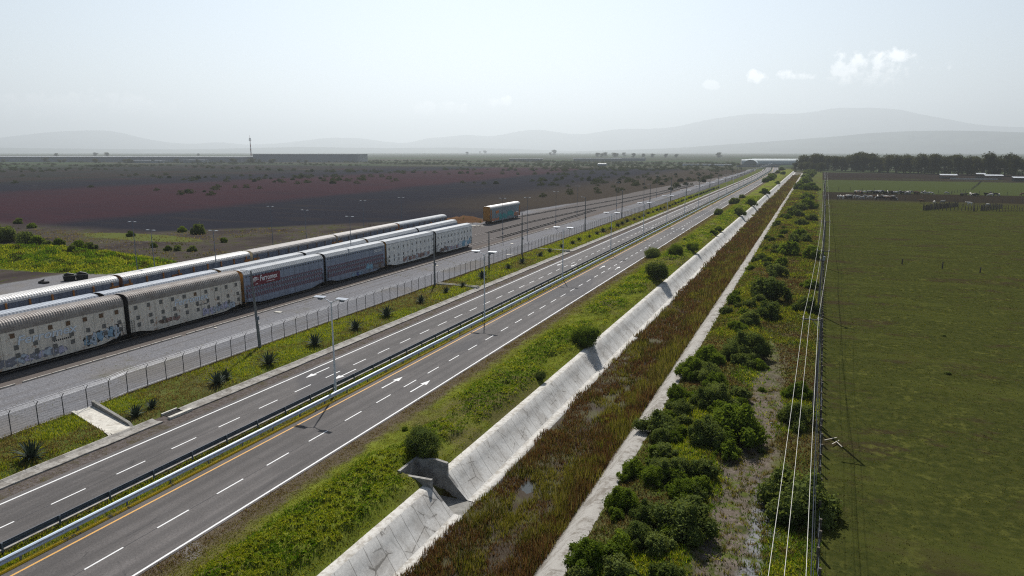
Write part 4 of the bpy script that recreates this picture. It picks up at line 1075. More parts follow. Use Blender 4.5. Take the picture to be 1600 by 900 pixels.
def shrub_lobes(seed, n=9, tall=1.0):
    r = random.Random(seed * 13 + 5); gap = r.uniform(0, 6.28); L = [(r.uniform(-.15, .15), r.uniform(-.15, .15), .42 * tall, .62, .50 * tall)]
    for k in range(n + 5):
        a = 2 * math.pi * k / (n + 5) + r.uniform(-.45, .45); d = r.uniform(.30, .95)
        if abs((a - gap + math.pi) % (2 * math.pi) - math.pi) < .45 and d > .5: continue
        q = r.uniform(.17, .40) * (1.15 - .35 * d); L.append((d * math.cos(a), d * math.sin(a), r.uniform(.12, .72) * tall * (1.1 - .6 * d), q, q * r.uniform(.8, 1.25)))
    for k in range(3): L.append((r.uniform(-.45, .45), r.uniform(-.45, .45), r.uniform(.62, .86) * tall, r.uniform(.16, .27), r.uniform(.14, .22)))
    return L
SHRUB = {}
def shrub_mesh(kind, i):
    k = (kind, i)
    if k in SHRUB: return SHRUB[k]
    if kind == 'near': V, F, c = crown(100 + i, shrub_lobes(i, 10, 1.0), 7500, .048); mt = LEAF_G if i % 3 else LEAF_GREY
    elif kind == 'round': V, F, c = crown(400 + i, round_lobes(60 + i), 8500, .042); mt = LEAF_GREY if i % 2 == 0 else LEAF_G
    elif kind == 'mid': V, F, c = crown(200 + i, shrub_lobes(20 + i, 8, 1.0), 2600, .080); mt = LEAF_G if i % 3 else LEAF_GREY
    elif kind == 'far': V, F, c = crown(300 + i, shrub_lobes(40 + i, 6, 1.05), 420, .19); mt = LEAF_FIELD
    o = raw_mesh('foliage', V, F, mt, col=c); me = o.data; bpy.data.objects.remove(o); SHRUB[k] = me; return me
stem_me = None
def stem_mesh():
    global stem_me
    if stem_me is None:
        mb = MB()
        for a, l in ((0, .45), (1.3, .4), (2.7, .42), (4.1, .38), (5.2, .4)): mb.tube([(0, 0, -.08), (.14 * math.cos(a), .14 * math.sin(a), .2), (.4 * math.cos(a), .4 * math.sin(a), l + .15)], [.05, .035, .015], 6)
        o = mb.build('stem', BARK); stem_me = o.data; bpy.data.objects.remove(o)
    return stem_me
def put_shrub(x, y, r, label, group, kind='near', i=None, z=None, squash=None, seedrot=None):
    rr = random.Random(int(x * 97 + y * 31)); i = rr.randrange(4) if i is None else i
    z = float(ground_z(np.array([x]), np.array([y]))[0]) - .06 if z is None else z
    t = thing('shrub', label, 'shrub', (x, y, z), rr.uniform(0, 6.28), group)
    q = rr.uniform(1.0, 1.25) * (squash or 1); r *= 1.2; t.scale = (r * 1.02, r * rr.uniform(.88, 1.12), r * q)
    link('foliage', shrub_mesh(kind, i), t)
    if kind != 'far': link('stem', stem_mesh(), t)
    return t
def one_mesh_shrub(x, y, r, label, group, i, z=0, me=None, name='shrub', cat='shrub'):
    o = link(name, me or shrub_mesh('far', i), None, (x, y, z)); o.scale = (r, r, r * random.uniform(.8, 1.2)); o.rotation_euler = (0, 0, random.uniform(0, 6.28))
    return tag(o, label, cat, group)

VERGE = [(-28.9, 46.9, 1.54), (-33.5, 51.4, 0.3), (-26.9, 86.8, 1.93), (-27.1, 70.2, 0.66), (-27.6, 137.3, 2.48), (-35.1, 169.2, 1.92), (-29.9, 171.4, 1.92), (-27.6, 181.2, 1.51), (-33.0, 204.4, 0.57), (-27.6, 222.3, 1.21), (-27.4, 233.8, 1.27), (-34.3, 297.4, 1.88), (-27.2, 296.2, 2.38), (-34.5, 364.7, 2.6), (-35.1, 412.8, 1.83), (-27.0, 354.5, 2.51), (-27.0, 452.9, 2.77), (-35.2, 631.5, 3.3), (-27, 601.9, 2.09), (-34.4, 664.6, 4.04), (-34.4, 700, 3.6), (-35.0, 735, 3.8), (-36.0, 761.0, 3.96), (-30.3, 835.8, 2.88), (-35, 900, 3.5), (-34.2, 1040, 3.68)]
VL = {0: 'round grey green bush hugging the back of the concrete outfall', 1: 'tiny dark upright weed bush in the verge just before the outfall bush', 2: 'dark round bush leaning over the canal lip, first beyond the outfall', 3: 'small low bush at the canal lip between the outfall bush and the dark round one',
      4: 'large dark bush overhanging the canal where its shadow falls on the concrete', 5: 'dark bush at the road edge beside the third canal lip bush', 6: 'rounded bush in mid verge beside the one at the road edge', 7: 'bush on the canal lip just beyond the pair in mid verge', 8: 'small isolated tuft of a bush in bright mid verge'}
for k, (x, y, r) in enumerate(VERGE):
    lab = VL.get(k) or ORD[k - 8] + ' bush of the far verge beyond the small isolated one, counting away from it'
    put_shrub(float(warp(x, y)), y, r, lab, 'bushes on the verge between road and canal', 'round' if y < 190 else 'mid')
THICK = [(-11.5, 60.6, 1.44), (-10.5, 58.1, 0.92), (-11.7, 51.1, 0.94), (-9.8, 49.8, 0.81), (-9.0, 51.1, 1.02), (-10.9, 45.2, 1.03), (-8.8, 44.3, 0.91), (-6.3, 43.8, 1.54), (-6.9, 48.5, 0.87), (-8.8, 41.0, 0.85), (-11.1, 38.0, 1.15), (-11.6, 70.0, 1.02), (-10.4, 65.9, 0.96), (-10.9, 79.1, 1.21), (-4.9, 61.9, 2.0), (-7.0, 69.7, 1.32), (-6.9, 59.1, 1.26), (-8.1, 74.8, 1.13), (-8.3, 68.6, 1.18), (-5.9, 90.1, 2.3), (-7.0, 105.8, 1.45), (-4.7, 113.6, 1.94), (-11.1, 121.4, 1.33), (-5.4, 126.7, 2.84), (-5.6, 154.2, 1.92), (-4.2, 187.1, 2.95), (-2.4, 223.2, 2.71), (-10.1, 173.2, 1.24), (-11.3, 159.4, 1.0), (-11.1, 171.3, 1.07), (-10.5, 84.2, 1.35), (-11.2, 78.7, 1.3), (-7.6, 86.5, 1.21), (-9.2, 76.2, 1.16), (-8.7, 101.9, 1.13), (-11.2, 112.5, 0.93), (-5.2, 329.2, 2.56), (-5.1, 301.7, 2.09), (-4.1, 410.8, 2.12), (-3.6, 517.9, 3.1), (-2.8, 267.6, 1.85), (-3.9, 214.1, 1.87), (-5.1, 167.5, 1.33)]
named_th = {7: 'large dark bush at the right side of the thicket beside the stony dirt strip', 14: 'very dark broad bush where the thicket meets the dirt track', 10: 'grey green bush beside the broad end of the pale canal strip', 0: 'spreading grey green bush on the edge of the pale canal strip',
            19: 'large domed dark bush between canal strip and grassy lane', 23: 'broad dark bush at the grassy lane before the crossarm pole', 25: 'wide dark bush beside the far double crossarm pole', 26: 'long low bush beyond the wide one near the far pole'}
near_order = [k for k in sorted(range(len(THICK)), key=lambda q: THICK[q][1]) if THICK[k][1] < 90 and k not in named_th]
far_order = [k for k in sorted(range(len(THICK)), key=lambda q: THICK[q][1]) if THICK[k][1] >= 90 and k not in named_th]
for k, (x, y, r) in enumerate(THICK):
    if y < 90: r *= 1.22
    if k in named_th: lab = named_th[k]
    elif y < 90: lab = ORD[near_order.index(k)] + ' rounded bush up the thicket from the picture bottom, ' + ('touching the canal strip' if x < -10 else 'on its dirt track side' if x > -7.7 else 'in its middle')
    else: lab = ORD[far_order.index(k)] + ' dark bush in the grass beyond the thicket, counting away along the canal'
    put_shrub(x, y, r, lab, 'bushes between canal and dirt track' if y < 90 else 'bushes in the grass beyond the thicket', 'near' if y < 105 else 'mid')
r_ = random.Random(5)
for k in range(52):      # the thicket's smaller fill between the larger bushes
    y = 36 + 52 * r_.random() ** 1.1; x = r_.uniform(-11.4, -5.0 if y > 50 else -6.2)
    put_shrub(x, y, r_.uniform(.55, 1.05), 'low leafy bush filling the thicket between larger bushes', 'low bushes filling the thicket', 'mid')
for k in range(34):
    y = 95 + 240 * r_.random() ** 1.2; x = r_.uniform(-11.5, -6.0)
    put_shrub(x, y, r_.uniform(.5, 1.1) * (y / 120) ** .4, 'small low bush in dry grass beside the far canal strip', 'small bushes along the far canal strip', 'mid')
for k in range(36):
    y = 330 + 700 * r_.random(); x = r_.uniform(-10.5, 1.5)
    put_shrub(x, y, r_.uniform(2.0, 3.6), 'dark bush in the long hedge where canal and power line converge', 'hedge bushes where canal and power line converge', 'mid')
FENCEB = [(0.2, 76.2, 1.38), (0.4, 68.1, 1.61), (0.7, 50.5, 2.25), (1.2, 183.4, 2.23), (0.7, 120.5, 1.8), (1.2, 142.3, 1.49), (-3.4, 76.7, 0.42), (-2.3, 60.3, 0.39), (-4.3, 84.9, 0.93), (-0.5, 218.8, 1.89), (0.9, 287.0, 1.97)]
FL = ['bush under the wires, upper of the pair beside the crossarm pole', 'bush under the wires, lower of the pair, spreading against the fence', 'largest dark bush under the wires, throwing its shadow over the pasture',
      'bush under the wires beside the double crossarm pole', 'dark bush under the wires just beyond the single crossarm pole', 'bush under the wires, second beyond the single crossarm pole', 'tiny bush alone on the dirt track near its grassy end',
      'tiny bush alone in the middle of the pale dirt', 'low bush at the point where the dirt track fades into grass', 'bush at the fence beyond the double crossarm pole', 'far bush by the fence where wires drop low']
for (x, y, r), lab in zip(FENCEB, FL): put_shrub(x, y, r, lab, 'bushes along the power line', 'near' if y < 80 else 'mid')
LEFT = [(-216.2, 123.6, 3.39), (-203.4, 121.2, 2.55), (-200.4, 122.2, 1.82), (-177.3, 118.5, 1.7), (-179.0, 122.7, 1.57), (-194.0, 124.1, 1.45), (-267.5, 157.8, 1.42), (-247.6, 150.0, 1.33), (-157.4, 129.5, 1.03), (-154.9, 130.6, 1.03), (-150.4, 131.3, 1.03), (-181.1, 160.9, 2.07), (-190.0, 162.5, 1.27), (-195.2, 121.7, 1.25), (-166.1, 132.1, 0.89), (-194.6, 147.2, 1.2), (-156.7, 148.1, 0.94), (-167.2, 110.2, 0.8)]
LL = ['tall dark bush at the picture edge behind the green mound', 'tall dark bush behind the green mound, beside the tallest one', 'shorter bush joined to the dark pair behind the mound', 'narrow upright bush at the end of the green mound', 'paler bush just behind the narrow upright one at the mound',
      'grey green bush midway along the back of the mound', 'bush beyond the mound beside the reddish field, first of two', 'bush beyond the mound beside the reddish field, second of two', 'first of three dark bushes beside the rear train', 'second of three dark bushes beside the rear train', 'third of three dark bushes beside the rear train',
      'broad bush on the yellow green patch by the dark field', 'smaller bush on the yellow green patch behind the lamp mast', 'low bush in front of the tall dark pair', 'low bush in the dry patch behind the rear train', 'small bush on bare ground between mound and field', 'single small bush by the pale bare patch', 'low dark clump on the tip of the mound']
for (x, y, r), lab in zip(LEFT, LL): put_shrub(x, y, r, lab, 'bushes on the rough ground behind the yard', 'mid', squash=1.15)
# scattered shrubs of the dark and red field
fx = np.random.default_rng(33); cnt = 0; rest_pts = []
while cnt < 84 or len(rest_pts) < 2400:
    Y = 260 + 1500 * fx.random() ** 1.0; X = -2100 * fx.random() ** 1.0 - 70 - (0 if Y > 420 else 60)
    if abs(X) > Y * 1.75 + 120 or abs(X) < 75 + 0.02 * Y: continue
    dens = fbm(np.array([X * .006]), np.array([Y * .012]), 77, 3)[0]
    if X > -330 and X < -150 and Y < 500: dens -= .25
    if Y < 330 and X < -260: dens -= .12
    if dens < .46 + .14 * fx.random(): continue
    if cnt < 84 and Y < 900:
        lab = 'small dark shrub scattered over the reddish and dark field' if X < -230 else 'small dark shrub scattered on brown ground beside the far tracks'
        one_mesh_shrub(X, Y, fx.uniform(1.1, 2.3) * (1 + Y / 1800), lab, 'shrubs scattered over the field' if X < -230 else 'shrubs scattered beside the far tracks', int(fx.integers(0, 4)), float(ground_z(np.array([X]), np.array([Y]))[0]) - .1); cnt += 1
    else: rest_pts.append((X, Y, fx.uniform(1.1, 2.5) * (1 + Y / 1800)))
base = shrub_mesh('far', 1); bv = np.zeros(len(base.vertices) * 3, np.float32); base.vertices.foreach_get('co', bv); bv = bv.reshape(-1, 3)[:1600]; bv[:, :] *= 1.0; bf = np.arange(1600).reshape(400, 4)
VV = []; FF = []
for k, (X, Y, r) in enumerate(rest_pts):
    a = fx.uniform(0, 6.28); c_, s_ = math.cos(a), math.sin(a); v = bv * r; v = np.stack([v[:, 0] * c_ - v[:, 1] * s_ + X, v[:, 0] * s_ + v[:, 1] * c_ + Y, v[:, 2]], -1)[:480]
    VV.append(v); FF.append(bf[:120] + len(VV[0]) * k)
VV = np.concatenate(VV); tag(raw_mesh('distant_shrubbery', VV, np.concatenate(FF), LEAF_FIELD, col=np.full((len(VV), 3), .4)), kind='stuff')

# trees
def tree_meshes(seed):
    r = random.Random(seed); L = []
    for k in range(13):
        a = r.uniform(0, 6.28); z = r.uniform(.12, .86); d = r.uniform(.05, .22) * (1.15 - z * .5); L.append((d * math.cos(a), d * math.sin(a), z, r.uniform(.11, .19), r.uniform(.10, .17)))
    L.append((0, 0, .6, .2, .3))
    V, F, c = crown(500 + seed, L, 2600, .026, .06, core=False)
    o = raw_mesh('crown', V, F, LEAF_TREE, col=c); me = o.data; bpy.data.objects.remove(o)
    mb = MB(); mb.tube([(0, 0, -.02), (.01, 0, .2), (0, .01, .55)], [.03, .02, .008], 7)
    for k in range(5):
        a = k * 1.26; mb.tube([(0, 0, .22 + k * .05), (.14 * math.cos(a), .14 * math.sin(a), .45 + k * .06)], [.012, .005], 5)
    o = mb.build('trunk', BARK); tm = o.data; bpy.data.objects.remove(o); return me, tm
TM = [tree_meshes(k) for k in range(5)]
def put_tree(x, y, h, label, group, i, wide=1.):
    t = thing('tree', label, 'tree', (x, y, -.1), random.uniform(0, 6.28), group); t.scale = (h * wide, h * wide, h)
    link('crown', TM[i][0], t); link('trunk', TM[i][1], t); return t
def treeline():
    A = np.array([-18., 1085.]); B = np.array([235., 838.]); n = 30
    for row, off in ((0, 0), (1, 16)):
        for k in range(n):
            p = A + (B - A) * (k + .5 * row + random.uniform(-.25, .25)) / (n - 1); q = p + np.array([.7, .7]) * off
            h = random.uniform(20, 25) * (1.12 if k in (7, 8, 14, 15, 22) else 1) * (.82 if k > 24 else 1)
            put_tree(q[0], q[1], h, (ORD[k] + ' tree of the front rank behind the pasture, counting from the canal end') if row == 0 else (ORD[k] + ' tree of the rear rank behind the pasture, counting from the canal end'),
                     'front rank of the tree row' if row == 0 else 'rear rank of the tree row', random.randrange(5), 1.15)
    for k in range(7):
        put_tree(-24 + k * 5.5 + random.uniform(-2, 2), 1060 - k * 14, random.uniform(9, 14), 'lower tree at the hedge end of the tree row', 'lower trees at the end of the tree row', random.randrange(5), 1.5)
treeline()
FT = [(-3586.8, 7413.9, 30), (-1736.3, 4658.7, 16), (-1772.4, 4836.7, 28), (-1212.7, 4090.0, 14), (-975.7, 3403.9, 17), (-829.8, 3050.7, 16), (-969.8, 3764.5, 16), (-726.8, 2987.7, 14), (-688.4, 3004.5, 13), (-650.1, 3021.2, 13), (-598.9, 3043.6, 13), (-386.7, 3136.3, 17), (-4112.5, 8343.8, 22), (-3275.1, 2137.6, 14), (-3502.1, 2496.6, 16), (-3162.1, 2313.1, 17), (-3300.1, 2982.5, 12), (-2594.2, 5028.2, 18), (-900, 3090, 13), (-860, 3200, 14), (-560, 3080, 12), (-1000, 3350, 15)]
for k, (x, y, h) in enumerate(FT):
    lab = 'lone round tree on the plain above the domed roofs' if k == 11 else ('large tree on the hazy horizon beyond the long factory' if x < -2500 else 'hazy distant tree on the green plain beyond the fields')
    put_tree(x, y, h * 1.5, lab, None if k == 11 else ('trees on the hazy horizon behind the factory' if x < -2500 else 'distant trees on the plain'), k % 5, 1.7)

for k in range(60):
    a = random.random(); put_tree(-2560 + 1500 * a + random.uniform(-20, 20), 905 + 400 * a - random.uniform(30, 90), random.uniform(7, 13), 'small hazy tree in the broken line before the long factory', 'trees before the long factory', k % 5, 1.9)

# agaves
AG = plain('agave_leaf', (.040, .058, .034), .7, .3, var=.3, scale=4)
def agave_mesh(seed, n=46):
    r = random.Random(seed); mb = MB()
    for k in range(n):
        a = k * 2.39996 + r.uniform(-.2, .2); el = R(12 + 72 * (k / n) ** .8 + r.uniform(-6, 6)); L = r.uniform(.85, 1.15) * (1.05 if k > 8 else .85); V = []; F = []
        for i in range(6):
            t = i / 5; rr = L * t; e = el - .35 * t * t * (1 - k / n) ; x = rr * math.cos(e) + .10; z = rr * math.sin(e) + .05; w = .085 * (1 - t) ** .6 * (1 + 1.2 * t * (1 - t)) + .002
            cx, cy_ = math.cos(a), math.sin(a)
            V += [(x * cx - w * cy_, x * cy_ + w * cx, z + .03), (x * cx, x * cy_, z), (x * cx + w * cy_, x * cy_ - w * cx, z + .03)]
            if i:
                b = 3 * i; F += [[b - 3, b - 2, b + 1, b], [b - 2, b - 1, b + 2, b + 1]]
        mb.add(V, F)
    o = mb.build('agave', AG); me = o.data; bpy.data.objects.remove(o); return me
AGM = [agave_mesh(k) for k in range(3)]
ag = [(-59.5, 33.4, 1.25), (-59.9, 43.7, .95), (-60.3, 45.9, .75), (-59.8, 53.9, 1.15), (-60.4, 55.6, 1.0), (-59.9, 62.1, 1.25), (-60.1, 70.9, 1.3), (-60.3, 80.3, 1.2), (-60.6, 88.9, 1.35), (-60.9, 99.8, 1.15), (-60.9, 108.8, 1.0), (-60.9, 115.5, .8), (-61.0, 124.5, 1.45), (-61.2, 138, 1.0), (-61.2, 146, 1.1)]
al = ['large spiky agave beside a bare soil patch in the roadside grass', 'dark spiky agave just past the concrete slab, first of two', 'small agave just past the concrete slab, second of two', 'big agave of the joined pair between slab and concrete pole', 'lower agave of the joined pair between slab and concrete pole',
      'agave on the verge beyond the joined pair, near a thick concrete pole', 'agave in front of the double lamp, left of its mast', 'agave just beyond the double lamp mast along the verge', 'broad agave third before the narrow concrete chute', 'agave second before the narrow concrete chute', 'agave just before the narrow concrete chute', 'small agave at the foot of the narrow concrete chute',
      'largest round agave just beyond the narrow concrete chute', 'agave in dry grass beyond the largest round one', 'agave second beyond the largest round one in dry grass']
al[6] = 'agave on the verge standing behind the double lamp mast'
for k, (x, y, r) in enumerate(ag):
    o = link('agave', AGM[k % 3], None, (x, y, float(ground_z(np.array([x]), np.array([y]))[0]))); o.scale = (r * 1.1, r * 1.1, r * 1.15); o.rotation_euler = (0, 0, k * 1.7); tag(o, al[k], 'agave', 'agaves along the roadside verge')
y = 158
k = 0
while y < 520:
    x = float(warp(-60.9 + random.uniform(-.4, .4), y)); o = link('agave', AGM[k % 3], None, (x, y, .1)); s = random.uniform(1.0, 1.5); o.scale = (s, s, s); o.rotation_euler = (0, 0, k)
    tag(o, 'small dark agave in the far stretch of the row along the fence', 'agave', 'agaves in the far stretch of the fence row'); y += random.uniform(7.5, 10); k += 1

# ------------------------------------------------------------------ guard rails
def guardrail(x, face, mat_b, mat_p, label, y0=15, y1=1180):
    t = thing('guardrail', label, 'guardrail', (0, 0, 0), 0, 'guardrails along the median')
    prof = [(.00, .40), (.075, .45), (.075, .52), (.01, .585), (.01, .63), (.075, .70), (.075, .77), (.0, .83), (-.07, .845)]  # flat top lip added to catch the sun as a bright edge
    ys = [y0] + [y for y in YS_LONG if y0 < y < y1] + [y1]; V = []; F = []; n = len(prof)
    for i, y in enumerate(ys):
        xx = float(warp(x, y))
        for px, pz in prof: V.append((xx + face * px, y, pz))
        for px, pz in prof: V.append((xx + face * (px - .012), y, pz))
        if i:
            b = i * 2 * n
            for o_ in (0, n):
                for j in range(n - 1):
                    f = [b - 2 * n + o_ + j, b - 2 * n + o_ + j + 1, b + o_ + j + 1, b + o_ + j]; F.append(f)
            F.append([b - 2 * n, b, b + n, b - n]); F.append([b - n - 1, b + n - 1, b + 2 * n - 1, b - 1])
    MB().add(V, F).build('beam', mat_b, t)
    pm = MB().box(-.06, .06, -.05, .05, -.1, .80).box(face * .06 - .0, face * .06 + .0001, -.05, .05, .5, .8)
    post = MB().box(-.055, .055, -.05, .05, -.1, .82); rest = MB(); y = y0 + 1.2; k = 0; me = None
    while y < y1:
        xx = float(warp(x, y)) - face * .075
        if k < 98:
            if me is None: o = post.build('post', mat_p, t, (xx, y, 0)); me = o.data
            else: link('post', me, t, (xx, y, 0))
        else: rest.box(xx - .06, xx + .06, y - .06, y + .06, -.1, .82)
        y += 3.8; k += 1
    tag(rest.build('posts', mat_p, t), kind='stuff')
guardrail(-45.02, 1, plain('rail_bright', (.34, .40, .48), .42, .5, .25, .12, 2), GALV_DARK, 'bright blue grey guardrail beside the yellow kerb and orange line')
guardrail(-47.02, -1, plain('rail_dull', (.085, .10, .125), .6, .4, .0, .2, 2), GALV_DARK, 'dull dark guardrail with posts toward us on the far edge of the median')

# ------------------------------------------------------------------ street lamps of the median
def make_lamp():
    t = thing('street_lamp', 'x', 'street lamp')
    MB().tube([(0, 0, 0), (0, 0, 5), (0, 0, 10.3)], [.13, .10, .065], 12).build('pole', WHITE_P, t)
    MB().tube([(0, 0, 0), (0, 0, .28)], .21, 12).box(-.24, .24, -.24, .24, -.05, .06).build('base', GALV, t)
    for s in (-1, 1):
        a = MB().tube([(0, 0, 10.1), (s * .45, 0, 10.42), (s * .95, 0, 10.58), (s * 1.25, 0, 10.60)], .045, 8).build('arm', WHITE_P, t)
        MB().box(s * 1.42 - .28, s * 1.42 + .28, -.13, .13, 10.44, 10.54).box(s * 1.42 - .2, s * 1.42 + .2, -.1, .1, 10.40, 10.45).build('lamp_head', GALV_DARK, a)
        mb = MB(); c = s * 1.45
        mb.add([(c - .7, -.27, 10.66), (c + .7, -.27, 10.66), (c + .7, .27, 10.74), (c - .7, .27, 10.74), (c - .7, -.27, 10.70), (c + .7, -.27, 10.70), (c + .7, .27, 10.78), (c - .7, .27, 10.78)],
               [[0, 3, 2, 1], [4, 5, 6, 7], [0, 1, 5, 4], [1, 2, 6, 5], [2, 3, 7, 6], [3, 0, 4, 7]])
        mb.build('solar_panel', PANEL, a)
    return t
PANEL = plain('panel_pale', (.27, .29, .32), .35, .5, .1, .06, 1)
lamp0 = make_lamp(); index_children()
LY = [57.4 + 37.7 * k for k in range(26)]
for k, y in enumerate(LY):
    o = lamp0 if k == 0 else copy_tree(lamp0)
    o.location = (float(warp(-46.15, y)), y, .02)
    tag(o, ('double armed lamp on the median beside the first white arrows' if k == 0 else ORD[k] + ' double armed lamp along the median, counting away from the first arrows'), 'street lamp', 'double armed lamps along the median')

# ------------------------------------------------------------------ perimeter fence
def fence():
    t = thing('perimeter_fence', 'tall chain link fence with barbed wire arms between gravel yard and green verge', 'fence')
    fx_ = lambda y: float(warp(-66.95, y)) - .9 * float(np.clip((y - 50) / 160, 0, 1)) + (.55 if y < 46 else 0)
    ys = [26 + 2.47 * k for k in range(430)]; me = None; rest = MB()
    m_post = plain('fence_post', (.06, .06, .063), .7, .3, var=.2)
    pm = MB().tube([(0, 0, -.1), (0, 0, 2.15)], .042, 8).bar((0, 0, 2.12), (.36, 0, 2.58), .05).bar((0, 0, 2.12), (-.34, 0, 2.55), .03)
    for k, y in enumerate(ys):
        if y > 1010: break
        x = fx_(y); z = .12
        if k < 99:
            if me is None: me = pm.build('post', m_post, t, (x, y, z)).data
            else: link('post', me, t, (x, y, z))
        else: rest.bar((x, y, 0), (x, y, 2.25), .09).bar((x, y, 2.2), (x + .34, y, 2.6), .07)
    tag(rest.build('posts', m_post, t), kind='stuff')
    yy = [y for y in ys if y <= 1010]
    # wires
    wm = plain('fence_wire', (.30, .31, .33), .5, .4, .2)
    mb = MB(); lim = [y for y in yy if y < 330]
    for dx, z in ((.12, 2.30), (.22, 2.42), (.33, 2.54), (-.12, 2.30), (-.22, 2.42), (-.33, 2.54), (0, 2.2), (0, .18)):
        mb.tube([(fx_(y) + dx, y, z + .12) for y in lim], .009, 3, cap=False)
    mb.build('barbed_wire', wm, t)
    m = bpy.data.materials.new('chain_link'); m.use_nodes = True; nt_ = m.node_tree
    M_ = Mat.__new__(Mat); M_.m = m; M_.nt = nt_; M_.b = nt_.nodes['Principled BSDF']
    M_.b.inputs['Base Color'].default_value = (.26, .27, .29, 1); M_.b.inputs['Roughness'].default_value = .6
    P = M_.geo(); X, Y, Z = M_.xyz(P)
    a = ((Y + Z) * 9.).frac(); b = ((Y - Z) * 9.).frac(); h = (Z * 4.2).frac()
    la = a.smooth(.06, .05)._op('MAXIMUM', b.smooth(.06, .05))._op('MAXIMUM', h.smooth(.08, .07))
    nt_.links.new(la.s, M_.b.inputs['Alpha'])
    V = []; F = []
    for i, y in enumerate(yy):
        x = fx_(y); V += [(x, y, .12), (x, y, 2.28)]
        if i: F.append([2 * i - 2, 2 * i, 2 * i + 1, 2 * i - 1])
    MB().add(V, F).build('chain_link', m, t)
    # low footing
    V = []; F = []
    for i, y in enumerate(yy):
        x = fx_(y); V += [(x - .09, y, -.05), (x - .09, y, .16), (x + .09, y, .16), (x + .09, y, -.05)]
        if i:
            for j in range(3): F.append([4 * i - 4 + j, 4 * i - 4 + j + 1, 4 * i + j + 1, 4 * i + j])
    MB().add(V, F).build('footing', plain('fence_footing', (.13, .12, .10), .95, .1, var=.35, scale=2), t)
fence()

# ------------------------------------------------------------------ concrete poles along the fence and yard masts
def conc_pole(x, y, h, lean, label, lamp=True, r0=.22, me={}):
    t = thing('concrete_pole', label, 'pole', (x, y, 0), 0, 'concrete poles along the fence'); t.rotation_euler = (0, lean, 0)
    MB().tube([(0, 0, -.1), (0, 0, h)], [r0, r0 * .48], 8).build('shaft', CONC, t)
    if lamp:
        MB().tube([(0, 0, h - .12), (-.5, -.1, h + .05), (-1.1, -.2, h + .1)], .035, 6).build('arm', GALV, t)
        MB().box(-1.55, -1.0, -.32, -.06, h + .04, h + .14).build('lamp_head', PANEL, t)
    mb = MB()
    for z in (h * .42, h * .72, h - .6): mb.tube([(0, 0, z), (0, 0, z + .1)], r0 * 1.02 - (r0 * .52) * z / h + .02, 8)
    mb.build('bands', GALV_DARK, t)
    MB().box(r0 * .6, r0 * .6 + .22, -.15, .15, h * .38, h * .38 + .5).build('meter_box', GALV_DARK, t)
PL = [(-66.2, 67.2, 10.7, -.058, 'thick concrete pole by the fence in front of the red sign car'), (-67.1, 115.4, 10.7, 0, 'concrete pole at the fence in front of the white rail cars'), (-65.4, 136.8, 8.6, 0, 'shorter bare concrete pole standing on the verge before the fence'),
      (-66.6, 158.8, 11.0, 0, 'concrete pole at the fence between lone rail car and verge'), (-68.6, 217.8, 11.2, 0, 'concrete pole at the fence where sleepers show behind it')]
for k, (x, y, h, l, lab) in enumerate(PL): conc_pole(x, y, h, l, lab, k != 2)
for k in range(12):
    y = 268 + 52 * k; conc_pole(float(warp(-68.2, y)), y, 11, 0, ORD[k + 1] + ' of the far concrete poles along the fence, beyond the visible sleepers', True)
mast0 = None
MP = [(-121.5, 92.5), (-105.5, 83.7), (-94.9, 87.5), (-124.0, 132.8), (-108.8, 127.6), (-89.3, 118.6), (-114.9, 158.9), (-112.5, 174.7), (-83.4, 184.0), (-78.0, 190.0), (-80.5, 222.0), (-86.0, 262), (-80, 300), (-78, 345), (-82, 395), (-84, 450)]
ML = ['thin lamp mast behind the rear train beside the yellow green patch', 'thin lamp mast rising behind the silver roofed cars', 'thin lamp mast between middle and rear trains', 'thin lamp mast against the dark field behind the tan roofs', 'thin lamp mast behind the middle row, near the dark field edge', 'lamp mast between the trains near the white cars',
      'distant lamp mast behind the last rear cars', 'distant lamp mast behind the rusty heap end of the rear row', 'tall lamp mast on the gravel in front of the lone rail car', 'lamp mast on the gravel just beyond the lone rail car', 'lamp mast on the gravel among the small bushes by the tracks', 'lamp mast beside the bare sleepers, first of the far line', 'lamp mast beside the bare sleepers, second of the far line', 'lamp mast beside the bare sleepers, third of the far line',
      'lamp mast beside the bare sleepers, fourth of the far line', 'lamp mast beside the bare sleepers, fifth of the far line']
for k, (x, y) in enumerate(MP):
    if mast0 is None:
        t = mast0 = thing('lamp_mast', '', 'lamp mast')
        MB().tube([(0, 0, -.05), (0, 0, 12.6)], [.10, .05], 8).build('pole', GALV_DARK, t)
        MB().bar((-.75, 0, 12.55), (.75, 0, 12.55), .06).build('crossarm', GALV_DARK, t)
        for s in (-1, 1): MB().box(s * .75 - .32, s * .75 + .32, -.16, .16, 12.5, 12.6).build('lamp_head', PANEL, t)
        MB().box(-.16, .16, -.12, .12, 2.0, 2.5).build('control_box', GALV_DARK, t); index_children(); o = t
    else: o = copy_tree(mast0)
    o.location = (x, y, 0); tag(o, ML[k], 'lamp mast', 'lamp masts of the yard')

